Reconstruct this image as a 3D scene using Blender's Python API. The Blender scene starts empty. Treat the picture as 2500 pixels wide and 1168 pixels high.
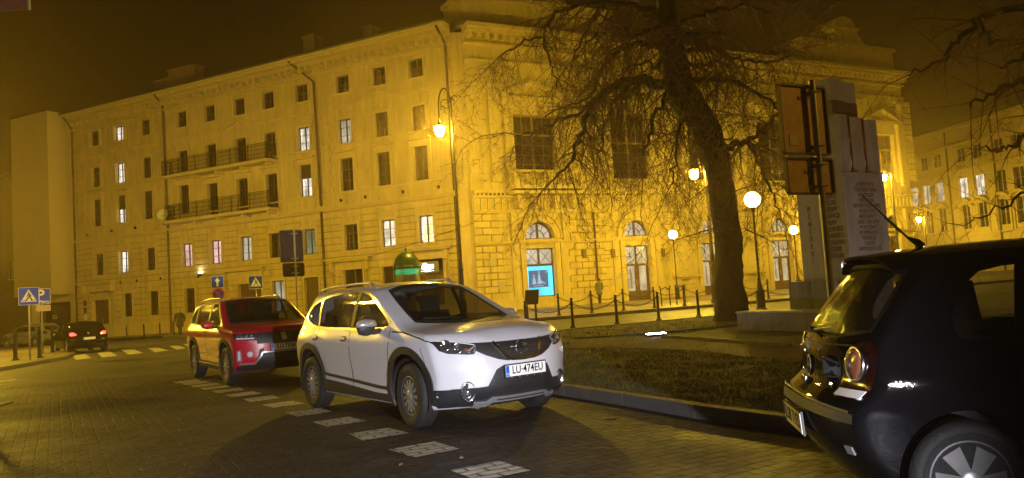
import bpy, bmesh, math, random
from mathutils import Vector, Matrix
from mathutils.bvhtree import BVHTree
random.seed(7)
sc = bpy.context.scene
COL = sc.collection
PI = math.pi
V = Vector
# ------------------------------------------------------------ camera
FPX, EYE = 1920.0, 1.4
pit, rol = math.radians(3.70), math.radians(-3.66)
f0 = V((0, math.cos(pit), math.sin(pit))); u0 = V((0, -math.sin(pit), math.cos(pit))); x0 = V((1, 0, 0))
CX = math.cos(rol) * x0 + math.sin(rol) * u0
CU = math.cos(rol) * u0 - math.sin(rol) * x0
CP = V((0, 0, EYE))
cd = bpy.data.cameras.new('camera'); cam = bpy.data.objects.new('camera', cd); COL.objects.link(cam)
cd.sensor_width = 36; cd.lens = FPX / 2500 * 36; cd.clip_end = 2000; cd.clip_start = .05
mw = Matrix.Identity(4)
for i, a in enumerate((CX, CU, -f0)):
    for j in range(3): mw[j][i] = a[j]
mw.translation = CP
cam.matrix_world = mw
sc.camera = cam
def ray(px, py): return CX * ((px - 1250) / FPX) - CU * ((py - 584) / FPX) + f0
def at(px, py, Y): d = ray(px, py); return CP + d * (Y / d.y)
def gz(x, y):
    t = min(1, max(0, (y - 12) / 25)); return -.0146 * max(0, -x - 3) * t * t * (3 - 2 * t)
def gat(px, py, dz=0):
    z = 0; d = ray(px, py)
    for _ in range(30):
        p = CP + d * ((z + dz - EYE) / d.z); z = .5 * z + .5 * gz(p.x, p.y)
    return V((p.x, p.y, gz(p.x, p.y)))
# ------------------------------------------------------------ objects
def tag(o, label=None, cat=None, group=None, kind=None):
    for k, v in (('label', label), ('category', cat), ('group', group), ('kind', kind)):
        if v: o[k] = v
    return o
def empty(name, loc=(0, 0, 0), rz=0, label=None, cat=None, group=None, mat=None):
    o = bpy.data.objects.new(name, None); COL.objects.link(o); o.empty_display_size = .2
    if mat is not None: o.matrix_world = mat
    else: o.location = loc; o.rotation_euler = (0, 0, rz)
    return tag(o, label, cat, group)
def copy_tree(o, parent=None):
    c = o.copy(); COL.objects.link(c); c.parent = parent
    for ch in [x for x in o.children]: copy_tree(ch, c)
    return c
class MB:
    def __init__(s, T=None): s.v = []; s.f = []; s.m = []; s.T = T; s.mi = 0
    def add(s, vs, fs):
        b = len(s.v)
        for p in vs:
            p = V(p); s.v.append(s.T(p) if callable(s.T) else (s.T @ p if s.T else p))
        for f in fs: s.f.append([b + i for i in f]); s.m.append(s.mi)
        return s
    def box(s, x0, x1, y0, y1, z0, z1):
        return s.add([(x, y, z) for z in (z0, z1) for x, y in ((x0, y0), (x1, y0), (x1, y1), (x0, y1))],
                     [(0, 3, 2, 1), (4, 5, 6, 7), (0, 1, 5, 4), (1, 2, 6, 5), (2, 3, 7, 6), (3, 0, 4, 7)])
    def cbox(s, c, d): return s.box(c[0] - d[0] / 2, c[0] + d[0] / 2, c[1] - d[1] / 2, c[1] + d[1] / 2, c[2] - d[2] / 2, c[2] + d[2] / 2)
    def tube(s, pts, rs, n=8, cap=True):
        pts = [V(p) for p in pts]
        if not hasattr(rs, '__len__'): rs = [rs] * len(pts)
        vs = []; fs = []; a = None
        for i, p in enumerate(pts):
            t = (pts[min(i + 1, len(pts) - 1)] - pts[max(i - 1, 0)])
            t = t.normalized() if t.length > 1e-9 else V((0, 0, 1))
            if a is None: a = (V((0, 0, 1)) if abs(t.z) < .9 else V((1, 0, 0))).cross(t).normalized()
            else:
                a = a - t * a.dot(t); a = a.normalized() if a.length > 1e-6 else V((1, 0, 0)).cross(t).normalized()
            b = t.cross(a)
            for k in range(n):
                an = 2 * PI * k / n; vs.append(p + (a * math.cos(an) + b * math.sin(an)) * rs[i])
        for i in range(len(pts) - 1):
            for k in range(n):
                fs.append((i * n + k, i * n + (k + 1) % n, (i + 1) * n + (k + 1) % n, (i + 1) * n + k))
        if cap: fs.append(tuple(range(n))[::-1]); fs.append(tuple((len(pts) - 1) * n + k for k in range(n)))
        return s.add(vs, fs)
    def lathe(s, prof, c=(0, 0, 0), n=16):   # prof: (r, z)
        vs = []; fs = []
        for r, z in prof:
            for k in range(n): an = 2 * PI * k / n; vs.append((c[0] + r * math.cos(an), c[1] + r * math.sin(an), c[2] + z))
        for i in range(len(prof) - 1):
            for k in range(n): fs.append((i * n + k, i * n + (k + 1) % n, (i + 1) * n + (k + 1) % n, (i + 1) * n + k))
        fs.append(tuple(range(n))[::-1]); fs.append(tuple((len(prof) - 1) * n + k for k in range(n)))
        return s.add(vs, fs)
    def prism(s, poly, y0, y1):              # poly in (x, z), extruded along y
        n = len(poly)
        return s.add([(p[0], y0, p[1]) for p in poly] + [(p[0], y1, p[1]) for p in poly],
                     [tuple(range(n)), tuple(range(2 * n - 1, n - 1, -1))] + [(i, (i + 1) % n, n + (i + 1) % n, n + i) for i in range(n)])
    def sheet(s, poly, z0, z1):              # poly in (x, y), extruded along z
        n = len(poly)
        return s.add([(p[0], p[1], z0) for p in poly] + [(p[0], p[1], z1) for p in poly],
                     [tuple(range(n))[::-1], tuple(range(n, 2 * n))] + [(i, (i + 1) % n, n + (i + 1) % n, n + i) for i in range(n)])
    def archband(s, cx, cz, r0, r1, y0, y1, a0=0, a1=PI, n=16):
        for i in range(n):
            a = a0 + (a1 - a0) * i / n; b = a0 + (a1 - a0) * (i + 1) / n
            s.prism([(cx + r0 * math.cos(a), cz + r0 * math.sin(a)), (cx + r1 * math.cos(a), cz + r1 * math.sin(a)),
                     (cx + r1 * math.cos(b), cz + r1 * math.sin(b)), (cx + r0 * math.cos(b), cz + r0 * math.sin(b))], y0, y1)
        return s
    def build(s, name, mats, parent=None, smooth=False, label=None, cat=None, group=None, kind=None, loc=None, fix=True, auto=None):
        me = bpy.data.meshes.new(name); me.from_pydata([tuple(v) for v in s.v], [], s.f)
        if not isinstance(mats, (list, tuple)): mats = [mats]
        for m in mats: me.materials.append(m)
        if len(mats) > 1:
            for p, i in zip(me.polygons, s.m): p.material_index = i
        if fix:
            bm = bmesh.new(); bm.from_mesh(me); bmesh.ops.recalc_face_normals(bm, faces=bm.faces)
            if auto:
                for e in bm.edges:
                    if len(e.link_faces) == 2 and e.calc_face_angle(0) > auto: e.smooth = False
            bm.to_mesh(me); bm.free()
        if smooth or auto: me.polygons.foreach_set('use_smooth', [True] * len(me.polygons))
        o = bpy.data.objects.new(name, me); COL.objects.link(o)
        if parent: o.parent = parent
        if loc is not None: o.location = loc
        return tag(o, label, cat, group, kind)
def text_obj(txt, size, ext, name, m, parent, M4, align='CENTER', shear=0, sx=1, bold=0, spacing=1, lspace=1):
    cu = bpy.data.curves.new(name, 'FONT'); cu.body = txt; cu.size = size; cu.extrude = ext; cu.align_x = align; cu.align_y = 'CENTER'
    cu.shear = shear; cu.offset = bold; cu.space_character = spacing; cu.resolution_u = 3; cu.space_line = lspace
    t = bpy.data.objects.new('tmp', cu); COL.objects.link(t)
    dg = bpy.context.evaluated_depsgraph_get()
    me = bpy.data.meshes.new_from_object(t.evaluated_get(dg)); bpy.data.objects.remove(t)
    me.transform(Matrix.Diagonal((sx, 1, 1, 1))); me.transform(M4); me.materials.clear(); me.materials.append(m); me.name = name
    o = bpy.data.objects.new(name, me); COL.objects.link(o); o.parent = parent
    return o
# ------------------------------------------------------------ materials
def mat(name, col, rough=.6, metal=0, var=0, vscale=3, bump=0, bscale=30, emit=None, es=1, coat=0, stain=0, spec=None, trans=0, rvar=0):
    m = bpy.data.materials.new(name); m.use_nodes = True; nt = m.node_tree; N = nt.nodes; L = nt.links
    b = N['Principled BSDF']; b.inputs['Base Color'].default_value = (*col, 1)
    b.inputs['Roughness'].default_value = rough; b.inputs['Metallic'].default_value = metal
    if coat: b.inputs['Coat Weight'].default_value = coat; b.inputs['Coat Roughness'].default_value = .04
    if spec is not None: b.inputs['Specular IOR Level'].default_value = spec
    if trans: b.inputs['Transmission Weight'].default_value = trans
    if emit: b.inputs['Emission Color'].default_value = (*emit, 1); b.inputs['Emission Strength'].default_value = es
    if var or bump or stain or rvar:
        tc = N.new('ShaderNodeTexCoord')
    if var or stain or rvar:
        n = N.new('ShaderNodeTexNoise'); n.inputs['Scale'].default_value = vscale; n.inputs['Detail'].default_value = 6; n.inputs['Roughness'].default_value = .65
        L.new(tc.outputs['Object'], n.inputs['Vector'])
        r = N.new('ShaderNodeMapRange'); r.inputs[1].default_value = .3; r.inputs[2].default_value = .7
        r.inputs[3].default_value = 1 - var; r.inputs[4].default_value = 1 + var
        L.new(n.outputs['Fac'], r.inputs[0])
        mx = N.new('ShaderNodeVectorMath'); mx.operation = 'SCALE'; mx.inputs[0].default_value = col
        L.new(r.outputs[0], mx.inputs['Scale'])
        out = mx.outputs[0]
        if stain:   # vertical streaks of dirt
            mp = N.new('ShaderNodeMapping'); mp.inputs['Scale'].default_value = (2.2, 2.2, .22)
            L.new(tc.outputs['Object'], mp.inputs[0])
            n2 = N.new('ShaderNodeTexNoise'); n2.inputs['Scale'].default_value = 1.3; n2.inputs['Detail'].default_value = 8; n2.inputs['Roughness'].default_value = .7
            L.new(mp.outputs[0], n2.inputs['Vector'])
            r2 = N.new('ShaderNodeMapRange'); r2.inputs[1].default_value = .45; r2.inputs[2].default_value = .75; r2.inputs[3].default_value = 1; r2.inputs[4].default_value = 1 - stain
            L.new(n2.outputs['Fac'], r2.inputs[0])
            m2 = N.new('ShaderNodeVectorMath'); m2.operation = 'SCALE'; L.new(out, m2.inputs[0]); L.new(r2.outputs[0], m2.inputs['Scale']); out = m2.outputs[0]
        L.new(out, b.inputs['Base Color'])
        if rvar:
            r3 = N.new('ShaderNodeMapRange'); r3.inputs[1].default_value = .35; r3.inputs[2].default_value = .65
            r3.inputs[3].default_value = max(.02, rough - rvar); r3.inputs[4].default_value = min(1, rough + rvar)
            L.new(n.outputs['Fac'], r3.inputs[0]); L.new(r3.outputs[0], b.inputs['Roughness'])
    if bump:
        nb = N.new('ShaderNodeTexNoise'); nb.inputs['Scale'].default_value = bscale; nb.inputs['Detail'].default_value = 4
        L.new(tc.outputs['Object'], nb.inputs['Vector'])
        bp = N.new('ShaderNodeBump'); bp.inputs['Strength'].default_value = bump; bp.inputs['Distance'].default_value = .02
        L.new(nb.outputs['Fac'], bp.inputs['Height']); L.new(bp.outputs[0], b.inputs['Normal'])
    return m
def emat(name, col, s, var=0, sc_=(1, 1, 1), scale=2.):
    m = bpy.data.materials.new(name); m.use_nodes = True; nt = m.node_tree; N = nt.nodes; L = nt.links
    b = N['Principled BSDF']; b.inputs['Base Color'].default_value = (.05, .05, .05, 1); b.inputs['Roughness'].default_value = .2
    b.inputs['Emission Color'].default_value = (*col, 1); b.inputs['Emission Strength'].default_value = s
    if var:
        tc = N.new('ShaderNodeTexCoord'); mp = N.new('ShaderNodeMapping'); mp.inputs['Scale'].default_value = sc_
        L.new(tc.outputs['Object'], mp.inputs[0])
        n = N.new('ShaderNodeTexNoise'); n.inputs['Scale'].default_value = scale; n.inputs['Detail'].default_value = 3; L.new(mp.outputs[0], n.inputs['Vector'])
        r = N.new('ShaderNodeMapRange'); r.inputs[1].default_value = .35; r.inputs[2].default_value = .65; r.inputs[3].default_value = s * (1 - var); r.inputs[4].default_value = s * (1 + var)
        L.new(n.outputs['Fac'], r.inputs[0]); L.new(r.outputs[0], b.inputs['Emission Strength'])
    return m
SOD_ = (1.0, .60, .07)
K = {}
K['wallA'] = mat('ochre_stucco', (.52, .42, .20), .85, var=.16, vscale=.7, bump=.35, bscale=14, stain=.38)
K['joint'] = mat('dirty_shaded_joint', (.30, .225, .10), .95, var=.2)  # groove shade and dirt put into the joint colour
K['trimA'] = mat('ochre_trim', (.53, .43, .21), .8, var=.08, vscale=1.5, bump=.15, bscale=20, stain=.18)
K['wallB'] = mat('theatre_stucco', (.55, .45, .18), .85, var=.18, vscale=.8, bump=.4, bscale=12, stain=.38)
K['trimB'] = mat('theatre_trim', (.55, .45, .2), .8, var=.09, vscale=1.5, bump=.2, bscale=16, stain=.22)
K['modern'] = mat('pale_panel_wall', (.50, .42, .24), .8, var=.05, vscale=.5, bump=.1, bscale=20, stain=.08)
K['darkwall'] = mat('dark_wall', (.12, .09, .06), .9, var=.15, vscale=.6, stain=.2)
K['farwall'] = mat('far_stucco', (.52, .42, .2), .85, var=.08, vscale=.5, stain=.15)
K['roof'] = mat('dark_roof', (.05, .04, .035), .5, var=.3, vscale=.7)
K['brickch'] = mat('chimney_plaster', (.2, .14, .09), .9, var=.2)
K['frame'] = mat('window_frame_brown', (.06, .035, .02), .5, var=.1)
K['frameW'] = mat('window_frame_pale', (.45, .4, .3), .5)
K['frameT'] = mat('theatre_frame_brown', (.20, .13, .06), .6, var=.2)
K['glass'] = mat('window_glass_dark', (.012, .010, .008), .08, spec=.6, var=.4, vscale=.7)
K['pipe'] = mat('pipe_metal', (.10, .065, .04), .5, .3, var=.2, vscale=2)
K['iron'] = mat('black_iron', (.02, .018, .016), .4, .4, bump=.1, bscale=40)
K['lit'] = emat('lit_window', (1, .93, .78), .62, .6, (1, 1, .5), 2.2)
K['litdim'] = emat('lit_window_dim', (1, .95, .7), .30, .5, (1, 1, .3), 2)
K['litpink'] = emat('lit_window_pink', (1, .62, .55), .55, .4, (1, 1, .4), 2)
K['litgreen'] = emat('lit_window_green', (.6, .85, .5), .14, .5, (1, 1, .4), 2)
K['litB'] = emat('lit_theatre_glass', (1, .90, .70), .42, .25, (1, 1, 1), 1)
K['litB2'] = emat('lit_theatre_door_glass', (1, .85, .5), .38, .3, (1, 1, 1), 1)
K['wood'] = mat('door_wood', (.09, .05, .025), .5, var=.2, vscale=3)
K['curtain'] = mat('curtain_cloth', (.3, .25, .18), .9, var=.2)
K['lamp'] = emat('sodium_lamp', (1.0, .655, .055), 2100)
K['globe'] = emat('sodium_globe', (1.0, .66, .06), 190)
K['white'] = mat('white_paint', (.7, .7, .68), .5, var=.08)
K['steel'] = mat('galvanised_steel', (.35, .34, .33), .45, .6, var=.15, vscale=4)
K['stone'] = mat('pale_stone', (.42, .37, .30), .8, var=.12, vscale=1.2, bump=.3, bscale=20, stain=.2)
# ------------------------------------------------------------ buildings
CORN = V((-2.78, 49.8, 0))
aA, aB = math.radians(-63.3), math.radians(61.8)
dA = V((math.sin(aA), math.cos(aA), 0)); dB = V((math.sin(aB), math.cos(aB), 0))
def frame_m(org, d, flip):
    x = -d if flip else d; z = V((0, 0, 1)); y = z.cross(x)
    m = Matrix.Identity(4)
    for i, a in enumerate((x, y, z)):
        for j in range(3): m[j][i] = a[j]
    m.translation = org; return m
def wallgrid(mb, s0, s1, z0, z1, ops, depth=.28, o=0, norev=()):
    revs = [q for q in ops if q not in norev]
    ss = sorted({s0, s1} | {v for q in ops for v in q[:2] if s0 < v < s1}); zz = sorted({z0, z1} | {v for q in ops for v in q[2:4] if z0 < v < z1})
    for i in range(len(ss) - 1):
        for j in range(len(zz) - 1):
            a, b, c, d = ss[i], ss[i + 1], zz[j], zz[j + 1]; m = (a + b) / 2; n = (c + d) / 2
            if any(q[0] < m < q[1] and q[2] < n < q[3] for q in ops): continue
            mb.add([(a, o, c), (b, o, c), (b, o, d), (a, o, d)], [(0, 1, 2, 3)])
    for a, b, c, d in revs:
        for p, q in (((a, c), (b, c)), ((b, c), (b, d)), ((b, d), (a, d)), ((a, d), (a, c))):
            mb.add([(p[0], o, p[1]), (q[0], o, q[1]), (q[0], o - depth, q[1]), (p[0], o - depth, p[1])], [(0, 1, 2, 3)])
def window(T, root, s, z0, z1, w, pane='glass', mull=True, rows=3, name='window', fr='frame', lab=None, dep=.2, blind=0):
    m = MB(T); a, b = s - w / 2, s + w / 2; t = .07; y0, y1 = -dep - .06, -dep
    for q in ((a, a + t, z0, z1), (b - t, b, z0, z1), (a + t, b - t, z0, z0 + t), (a + t, b - t, z1 - t, z1)): m.box(q[0], q[1], y0, y1, q[2], q[3])
    if mull: m.box(s - .05, s + .05, y0, y1 + .01, z0 + t, z1 - t)
    for k in range(1, rows):
        zz = z0 + (z1 - z0) * k / rows
        m.box(a + t, s - .05, y0 + .01, y1 - .01, zz - .018, zz + .018); m.box(s + .05, b - t, y0 + .01, y1 - .01, zz - .018, zz + .018)
    o = m.build(name, K[fr], root)
    p = MB(T); zt = z1 - t; 
    if blind: zt = z1 - (z1 - z0) * blind; MB(T).box(a + t, b - t, y0 - .02, y0 + .03, zt, z1 - t).build('blind', K['frame'], o)
    p.add([(a + t, y0 + .02, z0 + t), (b - t, y0 + .02, z0 + t), (b - t, y0 + .02, zt), (a + t, y0 + .02, zt)], [(0, 1, 2, 3)])
    p.build('pane', K[pane], o)
    MB(T).box(a - .1, b + .1, -dep, .09, z0 - .09, z0).build('sill', K['trimA'], o)
    if lab: o['label'] = lab
    return o
# ---- tenement (facade A)
MA = frame_m(CORN, dA, False)
tA = empty('tenement_building', mat=MA, label='long four storey ochre stucco tenement with two iron balconies and many dark windows', cat='building')
W5 = [35.8, 32.7, 29.5, 25.3, 22.2, 19.1, 16.2, 13.0, 9.3, 6.2, 3.2]
W = []
for s in W5:
    W.append((s, 15.82, 17.08, 1.15, 'lit' if s == 32.7 else 'glass', 2, 0, 0))
for s in W5:
    bd = s in (22.2, 19.1, 16.2)
    W.append((s, 12.05 if bd else 12.28, 13.98 if not bd else 14.05, 1.12, {32.7: 'lit', 13.0: 'lit', 9.3: 'litdim'}.get(s, 'glass'), 3, 0, bd))
for s in W5:
    bd = s in (22.2, 19.1, 16.2)
    W.append((s, 8.5 if bd else 8.95, 11.0 if bd else 11.24, 1.12, {32.7: 'lit', 13.0: 'lit'}.get(s, 'glass'), 3, {32.7: .5, 13.0: .42}.get(s, 0), bd))
for s in W5:
    W.append((s - .1, 4.82, 6.62, 1.15, {32.7: 'lit', 25.3: 'litpink', 22.2: 'litpink', 19.1: 'litdim', 13.0: 'litgreen', 6.2: 'lit', 3.2: 'lit', 9.3: 'glass'}.get(s, 'glass'), 3, 0, 0))
for s in (32.3, 29.2, 25.1): W.append((s, 1.22, 3.14, 1.15, 'glass', 3, 0, 0))
W += [(16.0, .9, 3.15, 1.2, 'litdim', 1, 0, 0), (12.9, .05, 3.2, 1.3, 'wood', 1, 0, 0), (9.2, 1.2, 3.65, 1.7, 'glass', 2, 0, 0), (6.0, .9, 3.5, 1.6, 'glass', 1, 0, 0)]
doorsA = [(34.55, 36.65, 0, 2.75), (17.6, 19.95, 0, 3.12), (1.9, 3.9, -.1, 3.75)]
ops = [(w[0] - w[3] / 2, w[0] + w[3] / 2, w[1], w[2]) for w in W] + doorsA
m = MB(); wallgrid(m, .45, 38.75, -.8, 18.3, ops)
m.box(38.74, 38.76, -12, -.01, -.8, 18.3)
m.add([(.45, 0, -.6), (.45, 0, 18.3), (-.15, -.5, 18.3), (-.15, -.5, -.6)], [(0, 1, 2, 3)])
m.build('wall', K['wallA'], tA, fix=False)
WO = []
for w in W:
    WO.append(window(None, tA, w[0], w[1], w[2], w[3], w[4], rows=w[5], blind=w[6], name='balcony_door' if w[7] else 'window', mull=w[4] != 'wood'))
for w, wo in zip(W, WO):   # flat surrounds
    m = MB()
    s, z0, z1, ww = w[:4]; a, b = s - ww / 2, s + ww / 2; t = .17
    if z0 > 12.2 or z0 < 4: t = .14
    m.box(a - t, a - .002, 0, .09, z0, z1 + t); m.box(b + .002, b + t, 0, .09, z0, z1 + t); m.box(a, b, 0, .09, z1 + .002, z1 + t)
    if 8 < z0 < 10:
        m.box(a - .35, b + .35, 0, .3, z1 + .42, z1 + .54); m.box(a - t, b + t, 0, .06, z1 + .2, z1 + .41)
        m.box(a - .28, a - .2, 0, .1, z0, z1 + .41); m.box(b + .2, b + .28, 0, .1, z0, z1 + .41)
    if 12 < z0 < 13:
        m.box(a - .30, a - .22, 0, .07, z0, z1 + .7); m.box(b + .22, b + .30, 0, .07, z0, z1 + .7)
        m.prism([(s - .1, z1 + .35), (s + .1, z1 + .35), (s + .03, z1 + .55), (s - .03, z1 + .55)], 0, .08)
    if z0 > 15: m.box(a - .3, a - .22, 0, .04, z0 - .1, z1 + .35); m.box(b + .22, b + .3, 0, .04, z0 - .1, z1 + .35); m.box(a - .3, b + .3, 0, .04, z1 + .3, z1 + .36)
    m.build('surround', K['trimA'], wo)
m = MB()
m.box(.45, 38.9, 0, .85, 18.45, 18.62); m.box(.45, 38.95, 0, 1.0, 18.625, 18.85); m.box(.45, 38.8, 0, .25, 17.45, 17.58); m.box(.45, 38.8, 0, .3, 18.1, 18.44)
for i in range(62): s = .8 + i * .62; m.box(s, s + .22, 0, .62, 17.8, 18.09)
m.box(.45, 38.85, 0, .16, 7.72, 7.82); m.box(.45, 38.9, 0, .30, 7.825, 7.95); m.box(.45, 38.8, 0, .14, 8.78, 8.9)
for i in range(190): s = .6 + i * .2; m.box(s, s + .1, 0, .13, 7.56, 7.7)
for a, b in ((.9, 4.5), (7.6, 9.9), (27.9, 31.1), (34.4, 38.0), (20.8, 26.6), (11.8, 17.7)): m.box(a, b, 0, .16, 14.9, 15.0); m.box(a, b, 0, .1, 14.8, 14.898)
for c_ in (6.3, 19.25, 32.75):   # gable hoods
    for q in (-1, 1):
        m.prism([(c_, 15.42), (c_, 15.54), (c_ + q * 1.55, 15.02), (c_ + q * 1.55, 14.9)], 0, .2)
        m.prism([(c_, 15.16), (c_, 15.24), (c_ + q * .9, 14.95), (c_ + q * .9, 14.87)], 0, .1)
for a, b in ((.9, 10.4), (11.9, 26.6), (28.0, 38.4)): m.box(a, b, 0, .13, 12.12, 12.23)
m.box(.45, 38.8, 0, .09, .62, .74); m.box(.45, 38.78, 0, .06, -.8, .615)
for s in range(1, 38): m.box(s + .2, s + .26, 0, .06, 7.96, 8.76) if s % 3 == 0 else None
m.build('cornice_mouldings', K['trimA'], tA)
# rusticated courses of the two lower floors + quoins above
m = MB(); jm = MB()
def course(z0, z1, a0, a1, th, ops_):
    cuts = sorted([(q[0] - .2, q[1] + .2) for q in ops_ if q[2] - .12 < z1 and q[3] + .18 > z0])
    x = a0
    for c0, c1 in cuts + [(a1, a1)]:
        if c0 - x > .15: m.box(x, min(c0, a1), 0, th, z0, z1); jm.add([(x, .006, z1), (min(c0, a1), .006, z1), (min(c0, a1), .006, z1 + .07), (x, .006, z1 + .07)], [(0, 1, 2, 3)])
        x = max(x, c1)
zc = .82
while zc < 7.3:
    course(zc, zc + .385, .5, 38.7, .09, ops); zc += .455
for a, b in ((37.2, 38.7), (27.5, 28.3), (26.0, 26.8), (10.5, 11.4), (.5, 1.4)):
    z = 8.98; k = 0
    while z < 17.3: m.box(a + (.18 if k % 2 else 0), b - (.18 if k % 2 else 0), 0, .07, z, z + .35); z += .43; k += 1
m.build('rustication', K['wallA'], tA); jm.build('joint_dirt_shade', K['joint'], tA, fix=False)
m = MB(); m.add([(0, .98, 18.86), (39.0, .98, 18.86), (39.0, -6, 20.2), (0, -6, 20.2)], [(0, 1, 2, 3)]); m.box(.5, 39, -12, -6, 18, 20.2); m.tube([(.3, 1.03, 18.84), (39, 1.03, 18.84)], .07, 6)
rf = m.build('roof', K['roof'], tA)
for a, b, z, y in ((14.6, 15.7, 21.9, -3.5), (9.6, 10.3, 21.7, -4), (26.6, 29.6, 21.6, -2.5), (30.2, 32.0, 21.2, -3)):
    MB().box(a, b, y - 1, y, 19, z).box(a - .08, b + .08, y - 1.08, y + .08, z, z + .15).build('chimney', K['brickch'], rf)
for pts in ([(27.2, .95, 18.6), (27.2, .2, 17.9), (27.15, .16, 8), (27.15, .16, .0), (27.15, .16, -.4)], [(13.3, .95, 18.6), (13.1, .3, 18.2), (11.75, .17, 17.0), (11.62, .16, 8.1)],
            [(11.62, .16, 7.7), (11.6, .16, -.1)], [(38.6, .9, 18.6), (38.62, .16, 17.6), (38.6, .16, -.5)], [(.9, .95, 18.6), (.75, .2, 17.6), (.7, .16, 7.9)], [(.7, .16, 7.6), (.7, .16, 0)]):
    MB().tube(pts, .085, 8).build('downpipe', K['pipe'], tA, smooth=True)
def balcony(s0, s1, zb, zt, plants):
    m = MB(); m.box(s0, s1, 0, 1.12, zb - .18, zb); m.box(s0 - .05, s1 + .05, 0, 1.17, zb - .22, zb - .182)
    for i in range(5): s = s0 + .4 + (s1 - s0 - .8) * i / 4; m.prism([(s - .1, zb - .222), (s + .1, zb - .222), (s + .1, zb - .6), (s - .1, zb - .6)], 0, .25); m.box(s - .1, s + .1, .252, .8, zb - .4, zb - .222)
    bl = m.build('balcony', K['trimA'], tA)
    m = MB(); y = 1.06
    for z in (zt, zb + .12, zt - .16): m.box(s0 + .03, s1 - .03, y - .015, y + .015, z - .016, z + .016)
    for q in (s0 + .05, s1 - .05):
        for z in (zt, zb + .12): m.box(q - .02, q + .02, .02, y - .02, z - .025, z + .025)
        for k in range(7): m.box(q - .012, q + .012, .1 + k * .14, .125 + k * .14, zb, zt)
    n = int((s1 - s0) / .13)
    for i in range(n + 1):
        s = s0 + .05 + (s1 - s0 - .1) * i / n; big = i % 14 == 0
        r = .024 if big else .008
        m.box(s - r, s + r, y - r, y + r, zb, zt + (.03 if big else 0))
        if not big and i % 2: m.archband(s, zb + .42, .05, .068, y - .008, y + .008, 0, 2 * PI, 6); m.archband(s, zb + .72, .04, .058, y - .008, y + .008, 0, 2 * PI, 6)
    m.build('railing', K['iron'], bl)
balcony(15.55, 26.5, 11.95, 13.12, 0); balcony(15.6, 26.4, 8.42, 9.62, 0)
def canopy(s0, s1, z, zd, w0, w1):
    m = MB(); m.box(s0, s1, 0, .62, z, z + .1); m.box(s0 + .08, s1 - .08, 0, .5, z - .13, z - .002); m.box(s0 + .3, s1 - .3, 0, .1, z - .7, z - .14)
    for q in (s0 + .3, s1 - .55): m.prism([(q, z - .14), (q + .25, z - .14), (q + .22, z - .75), (q + .03, z - .75)], .11, .36)
    for q in (s0 + .3, s1 - .6): m.box(q, q + .3, 0, .09, .0, z - .76)
    m.box(w0 - .12, w0, 0, .12, 0, zd); m.box(w1, w1 + .12, 0, .12, 0, zd); m.box(w0 - .12, w1 + .12, 0, .12, zd, zd + .12)
    return m.build('door_canopy', K['trimA'], tA)
canopy(33.6, 38.05, 4.18, 2.75, 34.55, 36.65); canopy(17.0, 21.5, 4.2, 3.12, 17.6, 19.95); canopy(7.5, 11.3, 4.2, 3.66, 8.35, 10.05); canopy(1.2, 4.75, 4.45, 3.76, 1.9, 3.9)
for a, b, c_, d in doorsA[:2]:
    m = MB(); m.box(a, b, -.27, -.2, -.5, d); m.box((a + b) / 2 - .02, (a + b) / 2 + .02, -.2, -.18, -.3, d)
    for q in (a + .12, (a + b) / 2 + .12):
        for zz in (.2, 1.35): m.box(q, q + (b - a) / 2 - .24, -.2, -.18, zz, zz + .95)
    dd = m.build('door', K['wood'], tA); MB().box((a + b) / 2 + .06, (a + b) / 2 + .09, -.2, -.12, .9, 1.2).build('handle', K['steel'], dd)
MB().box(1.9, 3.9, -.27, -.22, -.1, 3.0).build('door', K['wood'], tA)
def TxF(s, o, z): # text frame on facade: x runs to the viewer's right
    return Matrix(((-1, 0, 0, s), (0, 0, 1, o), (0, 1, 0, z), (0, 0, 0, 1)))
text_obj('TEATR', .26, .008, 'lettering', K['iron'], tA, TxF(35.6, .112, 3.72)); text_obj('IM. JULIUSZA OSTERWY', .24, .008, 'lettering', K['iron'], tA, TxF(35.6, .112, 3.4))
K['plaque'] = mat('name_plaque', (.10, .05, .03), .4); 
for z in (1.15, 1.75, 2.35): MB().box(37.35, 37.75, .1, .13, z, z + .45).build('plaque', K['plaque'] if z > 1.3 else K['white'], tA)
for s, z in ((37, 8.35), (33.9, 8.4), (31, 8.4), (27.6, 8.4), (9.9, 8.35), (7.8, 8.35), (4.7, 8.35), (1.9, 8.35), (33, 4.1), (31, 4.1), (28.2, 4.1), (24, 3.95)):
    m = MB(); m.archband(s, z, .05, .09, .05, .14, 0, 5, 6); m.box(s - .02, s + .02, .05, .2, z - .12, z + .1); m.build('wall_anchor', K['iron'], tA)
# cafe sign
cs = empty('cafe_sign', mat=MA @ Matrix.Translation((2.9, .42, 3.2)), label='black sign board with glowing white script lettering above the corner doorway', cat='sign')
MB().box(-.85, .85, -.08, 0, -.36, .36).build('sign_board', mat('sign_dark', (.015, .018, .03), .3), cs)
K['neon'] = emat('white_neon', (.85, .9, 1), 6)
text_obj('Etna', .5, .01, 'lettering', K['neon'], cs, TxF(0, .02, .08), shear=.35, bold=.008, sx=1.05)
text_obj('— CAFE —', .2, .01, 'lettering', K['neon'], cs, TxF(0, .02, -.22), bold=.002)
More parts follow.
